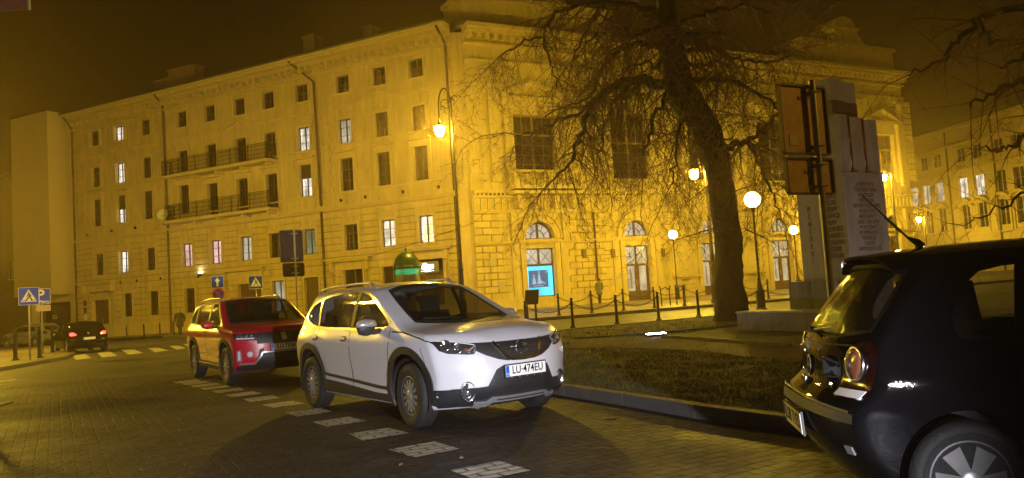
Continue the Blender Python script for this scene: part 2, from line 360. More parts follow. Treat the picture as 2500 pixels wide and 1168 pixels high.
# satellite dish
sd = empty('satellite_dish', mat=MA @ Matrix.Translation((26.75, .9, 9.0)), label='round white satellite dish hanging at the left end of the lower balcony', cat='dish')
m = MB(); m.lathe([(.02, -.1), (.25, -.06), (.42, .03), (.45, .05), (.43, .06), (.25, -.03), (.02, -.06)], n=20)
o = m.build('reflector', K['white'], sd, smooth=True); o.rotation_euler = (math.radians(-65), 0, math.radians(25))
MB().tube([(0, 0, 0), (-.1, -.3, -.1), (-.3, -.3, -.1)], .03).build('arm', K['steel'], sd)
# wall uplight
wl = empty('wall_lamp', mat=MA @ Matrix.Translation((23.75, .12, 4.2)), label='small up-down wall light throwing a pale streak up the ochre wall under the balcony', cat='lamp')
MB().box(-.1, .1, -.05, .16, -.22, -.02).build('housing', K['iron'], wl)
MB().lathe([(.05, 0), (.05, .015)], (0, .07, -.018), 10).build('bulb', emat('cool_bulb', (1, .93, .75), 420), wl)
# ---- modern block to the left
md = empty('modern_building', mat=MA, label='plain pale flat roofed block at the far left with a cantilevered blank upper facade', cat='building')
Q = 1.6
MB().box(39.75, 44.9, -14, Q, 3.5, 19.2).build('wall', K['modern'], md)
m = MB(); m.box(38.85, 44.9, -14, -.35, -.9, 3.5); m.box(38.85, 39.73, -14, -.4, 3.502, 19.0); m.build('ground_floor_wall', K['modern'], md)
MB().box(39.7, 44.95, -14, Q + .06, 19.203, 19.35).build('roof', K['roof'], md)
m = MB()
for z in (5.2, 7.3, 9.4, 11.6): m.box(39.8, 44.85, Q - .01, Q + .012, z, z + .03)
m.build('panel_joint', K['trimA'], md)
sh = MB().box(40.2, 44.3, -.35, -.25, .3, 2.85).build('shop_window', K['frame'], md)
MB().box(40.35, 44.15, -.25, -.235, .4, 2.7).build('pane', K['glass'], sh)
text_obj('WHITE\nSTONE', .22, .004, 'lettering', K['white'], md, TxF(42.2, -.225, 1.6), bold=.004)
MB().box(44.4, 44.89, -.3, .4, -.9, 3.48).build('pillar', K['modern'], md)
# ---- dark block further left
dk = empty('dark_building', mat=MA, label='unlit dark house wall at the far left edge beyond the pale block', cat='building')
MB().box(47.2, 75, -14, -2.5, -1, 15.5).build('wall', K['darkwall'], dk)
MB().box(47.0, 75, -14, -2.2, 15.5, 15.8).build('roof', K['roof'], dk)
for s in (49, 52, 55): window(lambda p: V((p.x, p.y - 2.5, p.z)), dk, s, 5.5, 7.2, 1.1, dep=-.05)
# ---- theatre (facade B)
MBm = frame_m(CORN, dB, True)
FX = lambda p: V((-p.x, p.y, p.z))
tB = empty('theatre_building', mat=MBm, label='large yellow stucco theatre with arched doors, tall dark upper windows and twin roof attics', cat='building')
def arch_ops(c, r, z): # approximates an arch opening by strips
    out = []; n = 24
    for i in range(n):
        a = c - r + 2 * r * i / n; b = a + 2 * r / n; mm = (a + b) / 2 - c
        out.append((a, b, z, z + math.sqrt(max(.02, r * r - mm * mm))))
    return out
arches = [5.2, 13.2, 20.2, 27.4, 34.6, 41.0]
rect = [(4.1, 6.25, .84, 4.05)] + [(c - 1.06, c + 1.06, 0, 4.0) for c in arches[1:]]
fan = [q for c in arches for q in arch_ops(c, 1.14, 4.68)]
upw = [(3.75, 6.95, 9.05, 13.05), (11.55, 14.85, 8.75, 13.6), (18.6, 21.9, 8.75, 13.6), (25.8, 29.1, 8.75, 13.6), (33.0, 36.2, 9.05, 13.05), (39.4, 42.4, 9.05, 13.05)]
nich = [(16.5, 18.1, 1.75, 3.9), (23.2, 24.8, 1.75, 3.9), (30.4, 32.0, 1.75, 3.9)]
m = MB(FX); wallgrid(m, .42, 44.2, -.6, 18.6, rect + fan + upw, .35, 0, fan)
for x in (44.2,): m.box(x - .02, x, -16, -.01, -.6, 18.6)
m.build('wall', K['wallB'], tB, fix=False)
m = MB(FX)   # mouldings: bands, cornices, arch surrounds
def band(a, b, o, z0, z1): m.box(a, b, 0, o, z0, z1)
holes = sorted([(q[0] - .02, q[1] + .02) for q in rect])
for z0, z1, o in ((4.36, 4.45, .16), (4.455, 4.56, .26)): band(.42, 44.3, o, z0, z1)
band(.42, 44.25, .12, 6.42, 6.52); band(.42, 44.3, .2, 6.525, 6.62); band(.42, 44.3, .22, 7.42, 7.56); band(.42, 44.4, .42, 7.7, 7.88)
for i in range(88): band(.5 + i * .5, .5 + i * .5 + .14, .1, 6.63, 7.41)
for i in range(145): band(.5 + i * .3, .5 + i * .3 + .15, .32, 7.565, 7.695)
x = .42
for a, b in holes + [(44.25, 44.25)]:
    if a > x: band(x, a - .25, .12, -.6, .72); band(x, a - .25, .17, .722, .84)
    x = b + .25
for c in arches:
    m.archband(c, 4.68, 1.12, 1.3, -.34, .22, n=18); m.archband(c, 4.68, 1.302, 1.62, 0, .12, n=18); m.archband(c, 4.68, 1.622, 1.72, 0, .26, n=18)
    m.prism([(c - .16, 5.8), (c + .16, 5.8), (c + .24, 6.41), (c - .24, 6.41)], .0, .4)
    for q in (-1, 1):
        band(min(c + q * 1.12, c + q * 1.5), max(c + q * 1.12, c + q * 1.5), .14, 0.0, 4.35)
        band(min(c + q * 1.6, c + q * 2.15), max(c + q * 1.6, c + q * 2.15), .10, 0.0, 4.35)
        band(min(c + q * 1.7, c + q * 2.05), max(c + q * 1.7, c + q * 2.05), .13, 1.1, 4.0)
        for k in range(7):  # carved spandrel scrolls
            ax, az = c + q * (1.55 + .14 * random.random() + .10 * k), 5.25 + .16 * k - .0 + .1 * random.random()
            m.archband(ax, az, .05, .11, 0, .1, random.random() * 3, 4 + random.random() * 2, 5)
    if c in (5.2, 34.6, 41.0):
        for q in (-1, 1): band(c + q * 1.95 - .2, c + q * 1.95 + .2, .3, 4.57, 6.4)
# upper order
for a, b, z0, z1 in upw:
    t = .32; c = (a + b) / 2
    for q in ((a - t, a - .004), (b + .004, b + t)): band(*q, .12, z0 - .3, z1 + t)
    band(a, b, .12, z1 + .004, z1 + t); band(a - t - .5, b + t + .5, .3, z1 + .9, z1 + 1.05); band(a - t - .1, b + t + .1, .1, z1 + t + .01, z1 + .89)
    for q in (a - t - .42, b + t + .02):  # half columns
        m.lathe([(.28, z0 - .3), (.28, z0), (.22, z0 + .06), (.2, z1 - .1), (.19, z1 + .35), (.28, z1 + .45), (.3, z1 + .88)], (q + .2, .12, 0), 12)
    zt = z1 + 1.06
    for q in (-1, 1): w = (b - a) / 2 + t + .6; m.prism([(c, zt + 1.1), (c, zt + 1.3), (c + q * w, zt + .2), (c + q * w, zt)], 0, .42)
    m.box(c - (b - a) / 2 - t - .55, c + (b - a) / 2 + t + .55, 0, .36, zt - .0, zt + .12)
# pilasters and quoins
for s in (1.95, 9.2, 16.2, 23.3, 30.8, 37.4, 43.0):
    band(s, s + .8, .2, 8.9, 15.1); band(s - .06, s + .86, .26, 8.45, 8.895)
    band(s - .05, s + .85, .28, 15.102, 15.3); band(s - .12, s + .92, .34, 15.92, 16.1)
    for i in range(10): m.archband(s + .1 + .6 * random.random(), 15.4 + .4 * random.random(), .05, .12, .2, .34, 0, 5, 5)
band(.42, 44.25, .14, 16.12, 16.4); band(.42, 44.3, .22, 16.405, 16.55)
band(.42, 44.25, .3, 17.5, 17.65); band(.42, 44.35, .85, 18.2, 18.42); band(.42, 44.5, 1.05, 18.425, 18.68)
for i in range(71): s = .6 + i * .62; band(s, s + .26, .62, 17.85, 18.195)
for a in (.42, 31.8):   # pavilion attics
    b = a + 12.0; c = a + 5.9
    m.box(a, b, -3, -.0, 18.69, 18.95); m.box(a + .1, b - .1, -2.9, -.12, 18.952, 20.7); m.box(a - .05, b + .05, -3, .12, 20.702, 21.0)
    m.box(c - 1.9, c + 1.9, -2.5, -.1, 21.002, 21.3); m.prism([(c - 1.7, 21.3), (c + 1.7, 21.3), (c + 1.45, 21.9), (c + 1.5, 22.35), (c - 1.5, 22.35), (c - 1.45, 21.9)], -2.4, -.15)
    m.box(c - 1.75, c + 1.75, -2.5, -.02, 22.352, 22.5)
    m.prism([(c + 1.35 * math.cos(PI * i / 12), 22.5 + .95 * math.sin(PI * i / 12)) for i in range(13)], -2.3, -.15)
    for q in (-1, 1): m.archband(c + q * 1.7, 21.5, .08, .22, -.6, -.1, 0, 2 * PI, 8); m.archband(c, 19.9, .6, .7, -.12, -.05, PI * 1.1, PI * 1.9, 8)
    for q in (-1, 1):
        m.prism([(c + q * 1.9, 21.0), (c + q * 3.4, 21.0), (c + q * 2.6, 21.15), (c + q * 2.1, 21.5)], -1.2, -.2)
m.build('mouldings', K['trimB'], tB)
m = MB(FX)   # brick-shaped rustication blocks of the ground storey and quoins above
allops = rect + [(c - 2.2, c + 2.2, 0, 6.4) for c in arches] + [(q[0] - .35, q[1] + .35, 1.0, 4.3) for q in nich]
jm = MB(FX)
def blocks(a0, a1, z0, z1, ww, hh, pr):
    z = z0; k = 0
    while z + hh <= z1 + .001:
        cuts = sorted([(q[0], q[1]) for q in allops if q[2] < z + hh and q[3] > z]) if z1 < 7 else []
        x = a0 - (ww / 2 if k % 2 else 0)
        while x < a1:
            p, q = max(x, a0), min(x + ww - .075, a1)
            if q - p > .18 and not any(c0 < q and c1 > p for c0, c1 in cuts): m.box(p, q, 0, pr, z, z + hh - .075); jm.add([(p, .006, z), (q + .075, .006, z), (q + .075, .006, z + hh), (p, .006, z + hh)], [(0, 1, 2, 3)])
            x += ww
        z += hh; k += 1
blocks(.45, 44.2, .86, 4.34, 1.0, .435, .10); blocks(.45, 44.2, 4.6, 6.4, 1.2, .45, .10)
for a in (.45, 10.2, 31.5, 43.8):
    z = 8.95; k = 0
    while z < 16: m.box(a + (.25 if k % 2 else 0), a + 1.3, 0, .08, z, z + .43); z += .52; k += 1
m.build('rustication', K['wallB'], tB)
jm.build('joint_dirt_shade', K['joint'], tB, fix=False)
for a, b, z0, z1 in nich:
    m = MB(FX); c = (a + b) / 2
    m.box(a, b, 0, .10, z0, z1 - .8); m.archband(c, z1 - .8, .0, .8, 0, .10, n=12)
    for q in (a - .28, b + .02): m.box(q, q + .26, 0, .2, z0, z1)
    m.archband(c, z1 - .4, .85, 1.1, 0, .24, .1, PI - .1, 12)
    m.box(a - .35, b + .35, 0, .45, z0 - .2, z0 - .02); m.box(a - .25, b + .25, 0, .3, z0 - .34, z0 - .202); m.box(a, a + .3, 0, .25, 1.0, z0 - .342); m.box(b - .3, b, 0, .25, 1.0, z0 - .342)
    m.build('niche', K['trimB'], tB)
# balcony with balusters
m = MB(FX)
m.box(2.9, 8.5, 0, 1.3, 7.55, 7.75); m.box(3.0, 8.4, 0, 1.2, 7.9, 8.12)
for q in (3.4, 4.6, 6.2, 7.6): m.prism([(q, 7.54), (q + .4, 7.54), (q + .35, 6.65), (q + .05, 6.65)], .22, .7)
for q in (3.0, 5.55, 8.05): m.box(q, q + .38, .82, 1.2, 8.122, 9.1)
m.box(2.95, 8.45, .78, 1.24, 8.95, 9.12)
bl = m.build('balcony', K['trimB'], tB)
def balus(a, b, o, z0, z1, par):
    m = MB(FX); h = z1 - z0; n = int((b - a) / .25)
    for i in range(n): m.lathe([(.06, 0), (.03, .08 * h), (.085, .3 * h), (.04, .62 * h), (.035, .85 * h), (.06, h)], (a + (i + .5) * (b - a) / n, o, z0), 7)
    return m.build('balusters', K['trimB'], par, smooth=True)
balus(3.4, 5.5, 1.0, 8.12, 8.95, bl); balus(5.95, 8.0, 1.0, 8.12, 8.95, bl)
for a, b, z0, z1 in upw[1:4]:
    bb = MB(FX).box(a - .1, b + .1, .1, .42, 8.55, 8.72).box(a - .1, b + .1, .1, .42, 7.89, 7.98).build('parapet', K['trimB'], tB); balus(a, b, .26, 7.98, 8.55, bb)
# arched fanlights, doors, windows
def fanlight(c, lit):
    m = MB(FX); m.archband(c, 4.7, .98, 1.12, -.3, -.2, n=16); m.box(c - 1.12, c + 1.12, -.3, -.19, 4.62, 4.74); m.box(c - .08, c + .08, -.3, -.18, 4.74, 5.7)
    m.archband(c, 4.74, .50, .55, -.28, -.21, n=12)
    for a in (.5, 1.05, PI - .5, PI - 1.05): m.prism([(c + r * math.cos(a + e), 4.74 + r * math.sin(a + e)) for r, e in ((.5, -.03), (1, -.015), (1, .015), (.5, .03))], -.28, -.21)
    o = m.build('fanlight', K['frame'], tB)
    MB(FX).add([(c, -.25, 4.72)] + [(c + 1.02 * math.cos(PI * i / 16), -.25, 4.72 + 1.0 * math.sin(PI * i / 16)) for i in range(17)], [(0, i + 1, i + 2) for i in range(16)]).build('pane', K[lit], o)
for c, l in zip(arches, ('litB', 'litB', 'litB2', 'litB2', 'glass', 'glass')): fanlight(c, l)
def tdoor(c, lit):
    m = MB(FX); y0, y1 = -.3, -.2
    for q in (c - 1.05, c + .97, c - .06): m.box(q, q + (.08 if q != c - .06 else .12), y0, y1, 0, 4.0)
    for z in (3.92, 2.55): m.box(c - .97, c + .97, y0, y1 + .01, z, z + (.08 if z > 3 else .16))
    for q in (-1, 1):
        a, b = sorted((c + q * .06, c + q * .97)); m.box(a, b, y0, y1 - .02, 0.0, .78); m.box(a, a + .14, y0, y1 - .01, .78, 2.55); m.box(b - .14, b, y0, y1 - .01, .78, 2.55)
        m.box(a + .1, b - .1, y1 - .02, y1, .12, .66)
        for s1_, s2_ in ((1, 1), (1, -1)):
            xa, xb = (a + .03, b - .03); za, zb = (2.73, 3.9) if s2_ > 0 else (3.9, 2.73)
            m.tube([(xa, -.22, za), (xb, -.22, zb)], .018, 4)
        m.tube([((a + b) / 2, -.22, 2.73), ((a + b) / 2, -.22, 3.9)], .015, 4)
    d = m.build('door', K['wood'], tB)
    p = MB(FX)
    for q in (-1, 1):
        a, b = sorted((c + q * .06, c + q * .97)); p.box(a, b, -.27, -.25, 2.71, 3.92); p.box(a + .14, b - .14, -.27, -.25, .78, 2.55)
    p.build('pane', K[lit], d)
    for q in (-1, 1): MB(FX).box(c + q * .12 - .02, c + q * .12 + .02, -.2, -.13, 1.2, 1.6).build('handle', K['steel'], d)
    # etched / pasted lettering panel on one leaf
    x = MB(FX); cc = c - .52
    for k in range(12): x.box(cc - .12 * (.4 + .6 * random.random()), cc + .12 * (.4 + .6 * random.random()), -.249, -.244, 1.0 + k * .11, 1.07 + k * .11)
    x.build('etched_ornament', K['plaque'], d)
for c, l in zip(arches[1:], ('litB2', 'litB2', 'litB2', 'glass', 'glass')): tdoor(c, l)
# poster window with display
m = MB(FX); a, b = 4.1, 6.25
for q in ((a, a + .07, .84, 4.05), (b - .07, b, .84, 4.05), (a, b, .84, .9), (a, b, 3.98, 4.05), (a, b, 2.86, 3.02), (5.1, 5.25, 3.02, 3.98)): m.box(q[0], q[1], -.3, -.18, q[2], q[3])
for p, q in (((4.17, 3.02), (5.1, 3.98)), ((4.17, 3.98), (5.1, 3.02)), ((5.25, 3.02), (6.18, 3.98)), ((5.25, 3.98), (6.18, 3.02))): m.tube([(p[0], -.22, p[1]), (q[0], -.22, q[1])], .018, 4)
o = m.build('window', K['frame'], tB, label='tall ground floor window holding a glowing cyan poster display')
MB(FX).box(4.17, 6.18, -.27, -.25, 3.02, 3.98).build('pane', K['litB'], o)
K['cyan'] = emat('display_cyan', (.03, .55, .95), 1.5, .35, (1, 1, 1), .9)
K['navy'] = emat('display_navy', (.02, .10, .22), .8)
K['fig'] = emat('display_figure', (.35, .55, .75), .7)
MB(FX).box(4.17, 6.18, -.27, -.25, .9, 2.86).build('display', K['cyan'], o)
x = MB(FX); x.box(4.35, 5.85, -.249, -.245, 1.45, 2.6); x.build('poster', K['navy'], o)
x = MB(FX)
for cx_, h_ in ((4.75, .5), (5.15, .72)):
    x.archband(cx_, 1.75 + h_, .0, .07, -.2445, -.242, 0, 2 * PI, 8); x.prism([(cx_ - .16, 1.68), (cx_ + .16, 1.68), (cx_ + .06, 1.75 + h_ - .1), (cx_ - .06, 1.75 + h_ - .1)], -.2445, -.242)
x.prism([(5.2, 1.95), (5.6, 1.72), (5.6, 1.66), (5.2, 1.8)], -.2445, -.242); x.box(4.7, 5.45, -.2445, -.242, 1.55, 1.59)
x.box(5.68, 5.78, -.2445, -.242, 2.42, 2.52)
x.build('poster_figures', K['fig'], o)
for a, b, z0, z1 in upw:
    m = MB(FX); c = (a + b) / 2
    for q in ((a, a + .12, z0, z1), (b - .12, b, z0, z1), (a, b, z0, z0 + .12), (a, b, z1 - .12, z1), (c - .08, c + .08, z0, z1), (a, b, z0 + 2.6, z0 + 2.74)): m.box(q[0], q[1], -.34, -.26, q[2], q[3])
    for k in (1, 2, 3): m.box(a, b, -.33, -.28, z0 + .65 * k, z0 + .65 * k + .03)
    for k in (.25, .75): m.box(a + (b - a) * k - .02, a + (b - a) * k + .02, -.33, -.28, z0, z1)
    o = m.build('window', K['frameT'], tB)
    MB(FX).add([(a, -.3, z0), (b, -.3, z0), (b, -.3, z1), (a, -.3, z1)], [(0, 1, 2, 3)]).build('pane', K['glass'], o)
rf = MB(FX).add([(0, 0.9, 18.69), (44.4, .9, 18.69), (44.4, -8, 20.0), (0, -8, 20.0)], [(0, 1, 2, 3)]).build('roof', K['roof'], tB)
MB(FX).tube([(9.55, .25, 6.4), (9.55, .18, 6.2), (9.55, .17, 0)], .07, 8).build('downpipe', K['pipe'], tB, smooth=True)
for s, z, t in ((2.1, 1.75, 'p'), (8.6, 3.55, 'l'), (11.0, 3.5, 'l'), (15.4, 3.4, 'l'), (1.6, 3.3, 'p'), (23.0, 3.4, 'l')):
    x = MB(FX); x.box(s - .22, s + .22, .06, .12, z - .28, z + .28) if t == 'p' else x.box(s - .14, s + .14, .06, .22, z - .3, z + .3)
    x.build('plaque', K['plaque'] if t == 'l' else K['stone'], tB)
# ---- house far right in the fog
dC = V((-.15, .989, 0)).normalized(); OC = V((60.5, 82, 0))
MC = frame_m(OC, dC, False)      # s runs away from the camera, y outward = left
def onC(px, py):
    d = ray(px, py); n = V((dC.y, -dC.x, 0)); t = ((OC - CP).dot(n)) / d.dot(n); p = CP + d * t; return (p - OC).dot(dC), p.z
fr_ = empty('far_tenement', mat=MC, label='pale yellow three storey house far right with curved window hoods, half lost in fog', cat='building')
colsC = [onC(x, 500)[0] for x in (2234, 2264, 2297, 2356, 2397, 2450, 2495)]
opsC = []; 
for i, s in enumerate(colsC):
    for z0, z1 in ((onC(2297, 568)[1], onC(2297, 515)[1] + .3), (9.4, 12.0), (14.0, 15.8)): opsC.append((s - .8, s + .8, z0, z1))
m = MB(); wallgrid(m, -30, 45, -1, 18.6, opsC, .3); m.build('wall', K['farwall'], fr_, fix=False)
for k, q in enumerate(opsC):
    window(None, fr_, (q[0] + q[1]) / 2, q[2], q[3], 1.6, 'lit' if k in (10, 13) else ('litdim' if k % 3 == 1 and k < 12 else 'glass'), rows=2, fr='frameW')
m = MB(); m.box(-30, 45, 0, .9, 18.3, 18.7); m.box(-30, 45, 0, .25, 12.9, 13.1); m.box(-30, 45, 0, .2, 4.6, 4.8); m.box(-30, 45, 0, .12, 3.0, 3.2); m.box(-30, 45, 0, .18, 8.6, 8.75); m.box(-30, 45, 0, .3, 16.3, 16.5)
for i, s in enumerate(colsC):
    z = 8.0
    if i == 1:
        for q in (-1, 1): m.prism([(s, z + .9), (s, z + 1.1), (s + q * 1.6, z + .35), (s + q * 1.6, z + .15)], 0, .5)
    else: m.archband(s, z - .6, 1.7, 1.95, 0, .5, .45, PI - .45, 10)
    for q in (-1.25, 1.05): m.box(s + q, s + q + .2, 0, .15, 4.8, 8.1)
m.build('mouldings', K['trimB'], fr_)
MB().add([(-30, .9, 18.72), (45, .9, 18.72), (45, -6, 21), (-30, -6, 21)], [(0, 1, 2, 3)]).build('roof', K['roof'], fr_)
for x in (2325, 2440): s = onC(x, 500)[0]; MB().tube([(s, .15, 18.3), (s, .15, 0)], .12, 6).build('downpipe', K['pipe'], fr_)
# ------------------------------------------------------------ ground
def gridmesh(name, polyfn, x0, x1, y0, y1, step, dz, m, kind='structure'):
    mb = MB(); nx = int((x1 - x0) / step) + 1; ny = int((y1 - y0) / step) + 1
    vs = [(x0 + i * step, y0 + j * step, gz(x0 + i * step, y0 + j * step) + dz) for j in range(ny) for i in range(nx)]
    fs = [(j * nx + i, j * nx + i + 1, (j + 1) * nx + i + 1, (j + 1) * nx + i) for j in range(ny - 1) for i in range(nx - 1) if polyfn is None or polyfn(x0 + (i + .5) * step, y0 + (j + .5) * step)]
    mb.add(vs, fs); return mb.build(name, m, kind=kind, fix=False)
def polysheet(name, pts, z, m, h=0, kind='structure'):   # pts (x, y) draped on the slope
    mb = MB(); n = len(pts)
    top = [(p[0], p[1], gz(p[0], p[1]) + z) for p in pts]
    if h: mb.add(top + [(p[0], p[1], p[2] - h) for p in top], [tuple(range(n))] + [(i, (i + 1) % n, n + (i + 1) % n, n + i) for i in range(n)])
    else: mb.add(top, [tuple(range(n))])
    return mb.build(name, m, kind=kind)
def paver_mat(name, c1, c2, mortar, bw, bh, rot, bump=.6, rough=.45, ms=.02, wet=.15, scale=1):
    m = bpy.data.materials.new(name); m.use_nodes = True; nt = m.node_tree; N = nt.nodes; L = nt.links; b = N['Principled BSDF']
    tc = N.new('ShaderNodeTexCoord'); mp = N.new('ShaderNodeMapping'); mp.inputs['Rotation'].default_value = (0, 0, rot)
    L.new(tc.outputs['Object'], mp.inputs[0])
    wn = N.new('ShaderNodeTexNoise'); wn.inputs['Scale'].default_value = 2.5; wn.inputs['Detail'].default_value = 2; L.new(mp.outputs[0], wn.inputs['Vector'])
    ws = N.new('ShaderNodeVectorMath'); ws.operation = 'SCALE'; ws.inputs['Scale'].default_value = .05; L.new(wn.outputs['Color'], ws.inputs[0])
    wa = N.new('ShaderNodeVectorMath'); wa.operation = 'ADD'; L.new(mp.outputs[0], wa.inputs[0]); L.new(ws.outputs[0], wa.inputs[1])
    br = N.new('ShaderNodeTexBrick'); br.inputs['Color1'].default_value = (*c1, 1); br.inputs['Color2'].default_value = (*c2, 1); br.inputs['Mortar'].default_value = (*mortar, 1)
    br.inputs['Scale'].default_value = scale; br.inputs['Brick Width'].default_value = bw; br.inputs['Row Height'].default_value = bh; br.inputs['Mortar Size'].default_value = ms; br.inputs['Mortar Smooth'].default_value = .6; br.inputs['Bias'].default_value = 0
    L.new(wa.outputs[0], br.inputs['Vector'])
    n = N.new('ShaderNodeTexNoise'); n.inputs['Scale'].default_value = .6; n.inputs['Detail'].default_value = 8; n.inputs['Roughness'].default_value = .7; L.new(tc.outputs['Object'], n.inputs['Vector'])
    r = N.new('ShaderNodeMapRange'); r.inputs[1].default_value = .3; r.inputs[2].default_value = .7; r.inputs[3].default_value = .6; r.inputs[4].default_value = 1.35; L.new(n.outputs['Fac'], r.inputs[0])
    mx = N.new('ShaderNodeVectorMath'); mx.operation = 'SCALE'; L.new(br.outputs['Color'], mx.inputs[0]); L.new(r.outputs[0], mx.inputs['Scale']); L.new(mx.outputs[0], b.inputs['Base Color'])
    r2 = N.new('ShaderNodeMapRange'); r2.inputs[1].default_value = .35; r2.inputs[2].default_value = .65; r2.inputs[3].default_value = rough + wet; r2.inputs[4].default_value = max(.1, rough - wet); L.new(n.outputs['Fac'], r2.inputs[0]); L.new(r2.outputs[0], b.inputs['Roughness'])
    n3 = N.new('ShaderNodeTexNoise'); n3.inputs['Scale'].default_value = 9; n3.inputs['Detail'].default_value = 5; L.new(tc.outputs['Object'], n3.inputs['Vector'])
    ma = N.new('ShaderNodeMath'); ma.operation = 'MULTIPLY_ADD'; ma.inputs[1].default_value = -1.0; L.new(br.outputs['Fac'], ma.inputs[0])
    mb_ = N.new('ShaderNodeMath'); mb_.operation = 'MULTIPLY'; mb_.inputs[1].default_value = .9; L.new(n3.outputs['Fac'], mb_.inputs[0]); L.new(mb_.outputs[0], ma.inputs[2])
    bp = N.new('ShaderNodeBump'); bp.inputs['Strength'].default_value = bump; bp.inputs['Distance'].default_value = .03; L.new(ma.outputs[0], bp.inputs['Height']); L.new(bp.outputs[0], b.inputs['Normal'])
    return m
KB = math.atan2(-3.22, 1.88)     # kerb direction of the parking bay
K['sett'] = paver_mat('granite_setts', (.062, .049, .048), (.034, .027, .027), (.008, .006, .006), .24, .115, -KB + PI / 2, 1.0, .60, .012)
K['monslab'] = paver_mat('monument_slabs', (.060, .045, .03), (.04, .031, .022), (.012, .010, .008), .4, .2, .5, .6, .85, .012, .08)
K['monslab'].node_tree.nodes['Principled BSDF'].inputs['Specular IOR Level'].default_value = .15
K['sett'].node_tree.nodes['Principled BSDF'].inputs['Specular IOR Level'].default_value = .25
K['asphalt'] = mat('asphalt', (.05, .046, .04), .6, var=.3, vscale=1.2, bump=.5, bscale=60, rvar=.15)
K['slab'] = paver_mat('pavement_slabs', (.20, .17, .12), (.15, .125, .09), (.05, .04, .03), .5, .5, math.radians(-27), .3, .5, .01)
K['brickpath'] = paver_mat('brick_path', (.060, .024, .017), (.036, .017, .012), (.012, .009, .007), .2, .1, .6, .8, .85, .012, .08)
K['brickpath'].node_tree.nodes['Principled BSDF'].inputs['Specular IOR Level'].default_value = .15
K['kerb'] = mat('granite_kerb', (.085, .078, .072), .7, var=.2, vscale=6, bump=.4, bscale=50)
K['soil'] = mat('lawn_soil', (.055, .042, .022), .95, var=.5, vscale=2.5, bump=.8, bscale=18)
K['grass'] = mat('grass_blades', (.085, .095, .03), .8, var=.6, vscale=2)
K['grassdry'] = mat('dry_grass', (.16, .12, .05), .8, var=.4, vscale=3)
K['leafdry'] = mat('fallen_leaf', (.30, .22, .14), .7, var=.3, vscale=9)
K['mark'] = paver_mat('road_paint', (.62, .62, .60), (.5, .5, .49), (.03, .027, .025), .24, .115, -KB + PI / 2, .7, .5, .014, .05)
K['markA'] = mat('crossing_paint', (.42, .40, .36), .6, var=.45, vscale=6, bump=.3, bscale=50)
gridmesh('ground', None, -160, 200, -30, 260, 5, -.03, K['asphalt'])
road_edge = lambda x: 16.6 + (x + 14) * (-.02)
gridmesh('parking_setts', lambda x, y: y < 17.5, -22, 14, -6, 18, 1.5, 0.0, K['sett'])
gridmesh('road', None, -60, 60, 17.25, 48, 2, -.012, K['asphalt'])
# lawn, path and kerbs on the right
def P2(px, py): p = gat(px, py); return (p.x, p.y)
kd = V((1.88, -3.22)).normalized()
kpts = [(-2.6, 15.2), (-1.4, 13.3), (-.2, 11.4), (.55, 10.2), (1.15, 9.1), (1.72, 7.98), (2.35, 6.95), (3.2, 6.0), (4.5, 5.2), (7.5, 4.2), (14, 3.0)]
far_l = [(13.5, 29.5), (6.0, 26.2), (1.5, 24.0), (-.6, 22.0), (-2.0, 19.0)]
polysheet('lawn', kpts + [(30, 3), (30, 33)] + far_l, .095, K['soil'])
from mathutils import noise as MN
def lawn_h(x, y): return .105 + .022 * MN.noise(V((x * 1.7, y * 1.7, 3))) + .012 * MN.noise(V((x * 6, y * 6, 7)))
def kerb(pts, z1, w, h, name='kerb', m='kerb'):
    mb = MB(); L_ = [V((p[0], p[1], 0)) for p in pts]
    for i in range(len(L_) - 1):
        a, b = L_[i], L_[i + 1]; d = (b - a); n_ = max(1, round(d.length / 1.0)); nn = V((-d.y, d.x, 0)).normalized() * w
        for k in range(n_):
            p, q = a + d * (k / n_) + d.normalized() * .011, a + d * ((k + 1) / n_) - d.normalized() * .011
            zp, zq = gz(p.x, p.y), gz(q.x, q.y)
            mb.add([(p.x, p.y, zp - h + z1), (q.x, q.y, zq - h + z1), (q.x + nn.x, q.y + nn.y, zq - h + z1), (p.x + nn.x, p.y + nn.y, zp - h + z1),
                    (p.x, p.y, zp + z1), (q.x, q.y, zq + z1), (q.x + nn.x, q.y + nn.y, zq + z1), (p.x + nn.x, p.y + nn.y, zp + z1)],
                   [(0, 3, 2, 1), (4, 5, 6, 7), (0, 1, 5, 4), (1, 2, 6, 5), (2, 3, 7, 6), (3, 0, 4, 7)])
    o = mb.build(name, K[m], kind='structure'); return o
kerb(kpts, .135, .14, .3)
kerb(far_l, .12, .12, .2)
pathp = [P2(1395, 838), P2(1600, 836), P2(1935, 858), (30, 9), (30, 12.5), P2(1935, 905), P2(1700, 872), P2(1500, 862), P2(1385, 866)]
polysheet('path', pathp, .115, K['brickpath'])
mon_pts = [P2(1600, 836), P2(1800, 812), (9, 22), (14, 20), P2(1935, 858)]
polysheet('monument_paving', mon_pts, .122, K['monslab'])
kerb([P2(1935, 862), P2(1780, 849), P2(1620, 836)], .17, .06, .1)
kerb([P2(1810, 806), P2(1600, 826), P2(1400, 840)], .15, .05, .08)
# theatre side pavement, beyond the street
spv = [(-2.0, 33.6), (2.1, 34.6), (8.3, 37.1), (14, 39.6), (24, 44.5), (60, 62), (60, 90), (30.5, 66), (8, 55.5), (-2.6, 49.9), (-38, 67.6), (-38, 63), (-24, 53.6), (-9, 40)]
polysheet('pavement', spv, .12, K['slab'])
kerb([(-24, 53.6), (-9, 40), (-2.0, 33.6), (2.1, 34.6), (8.3, 37.1), (14, 39.6), (24, 44.5), (60, 62)][::-1], .125, .15, .25)
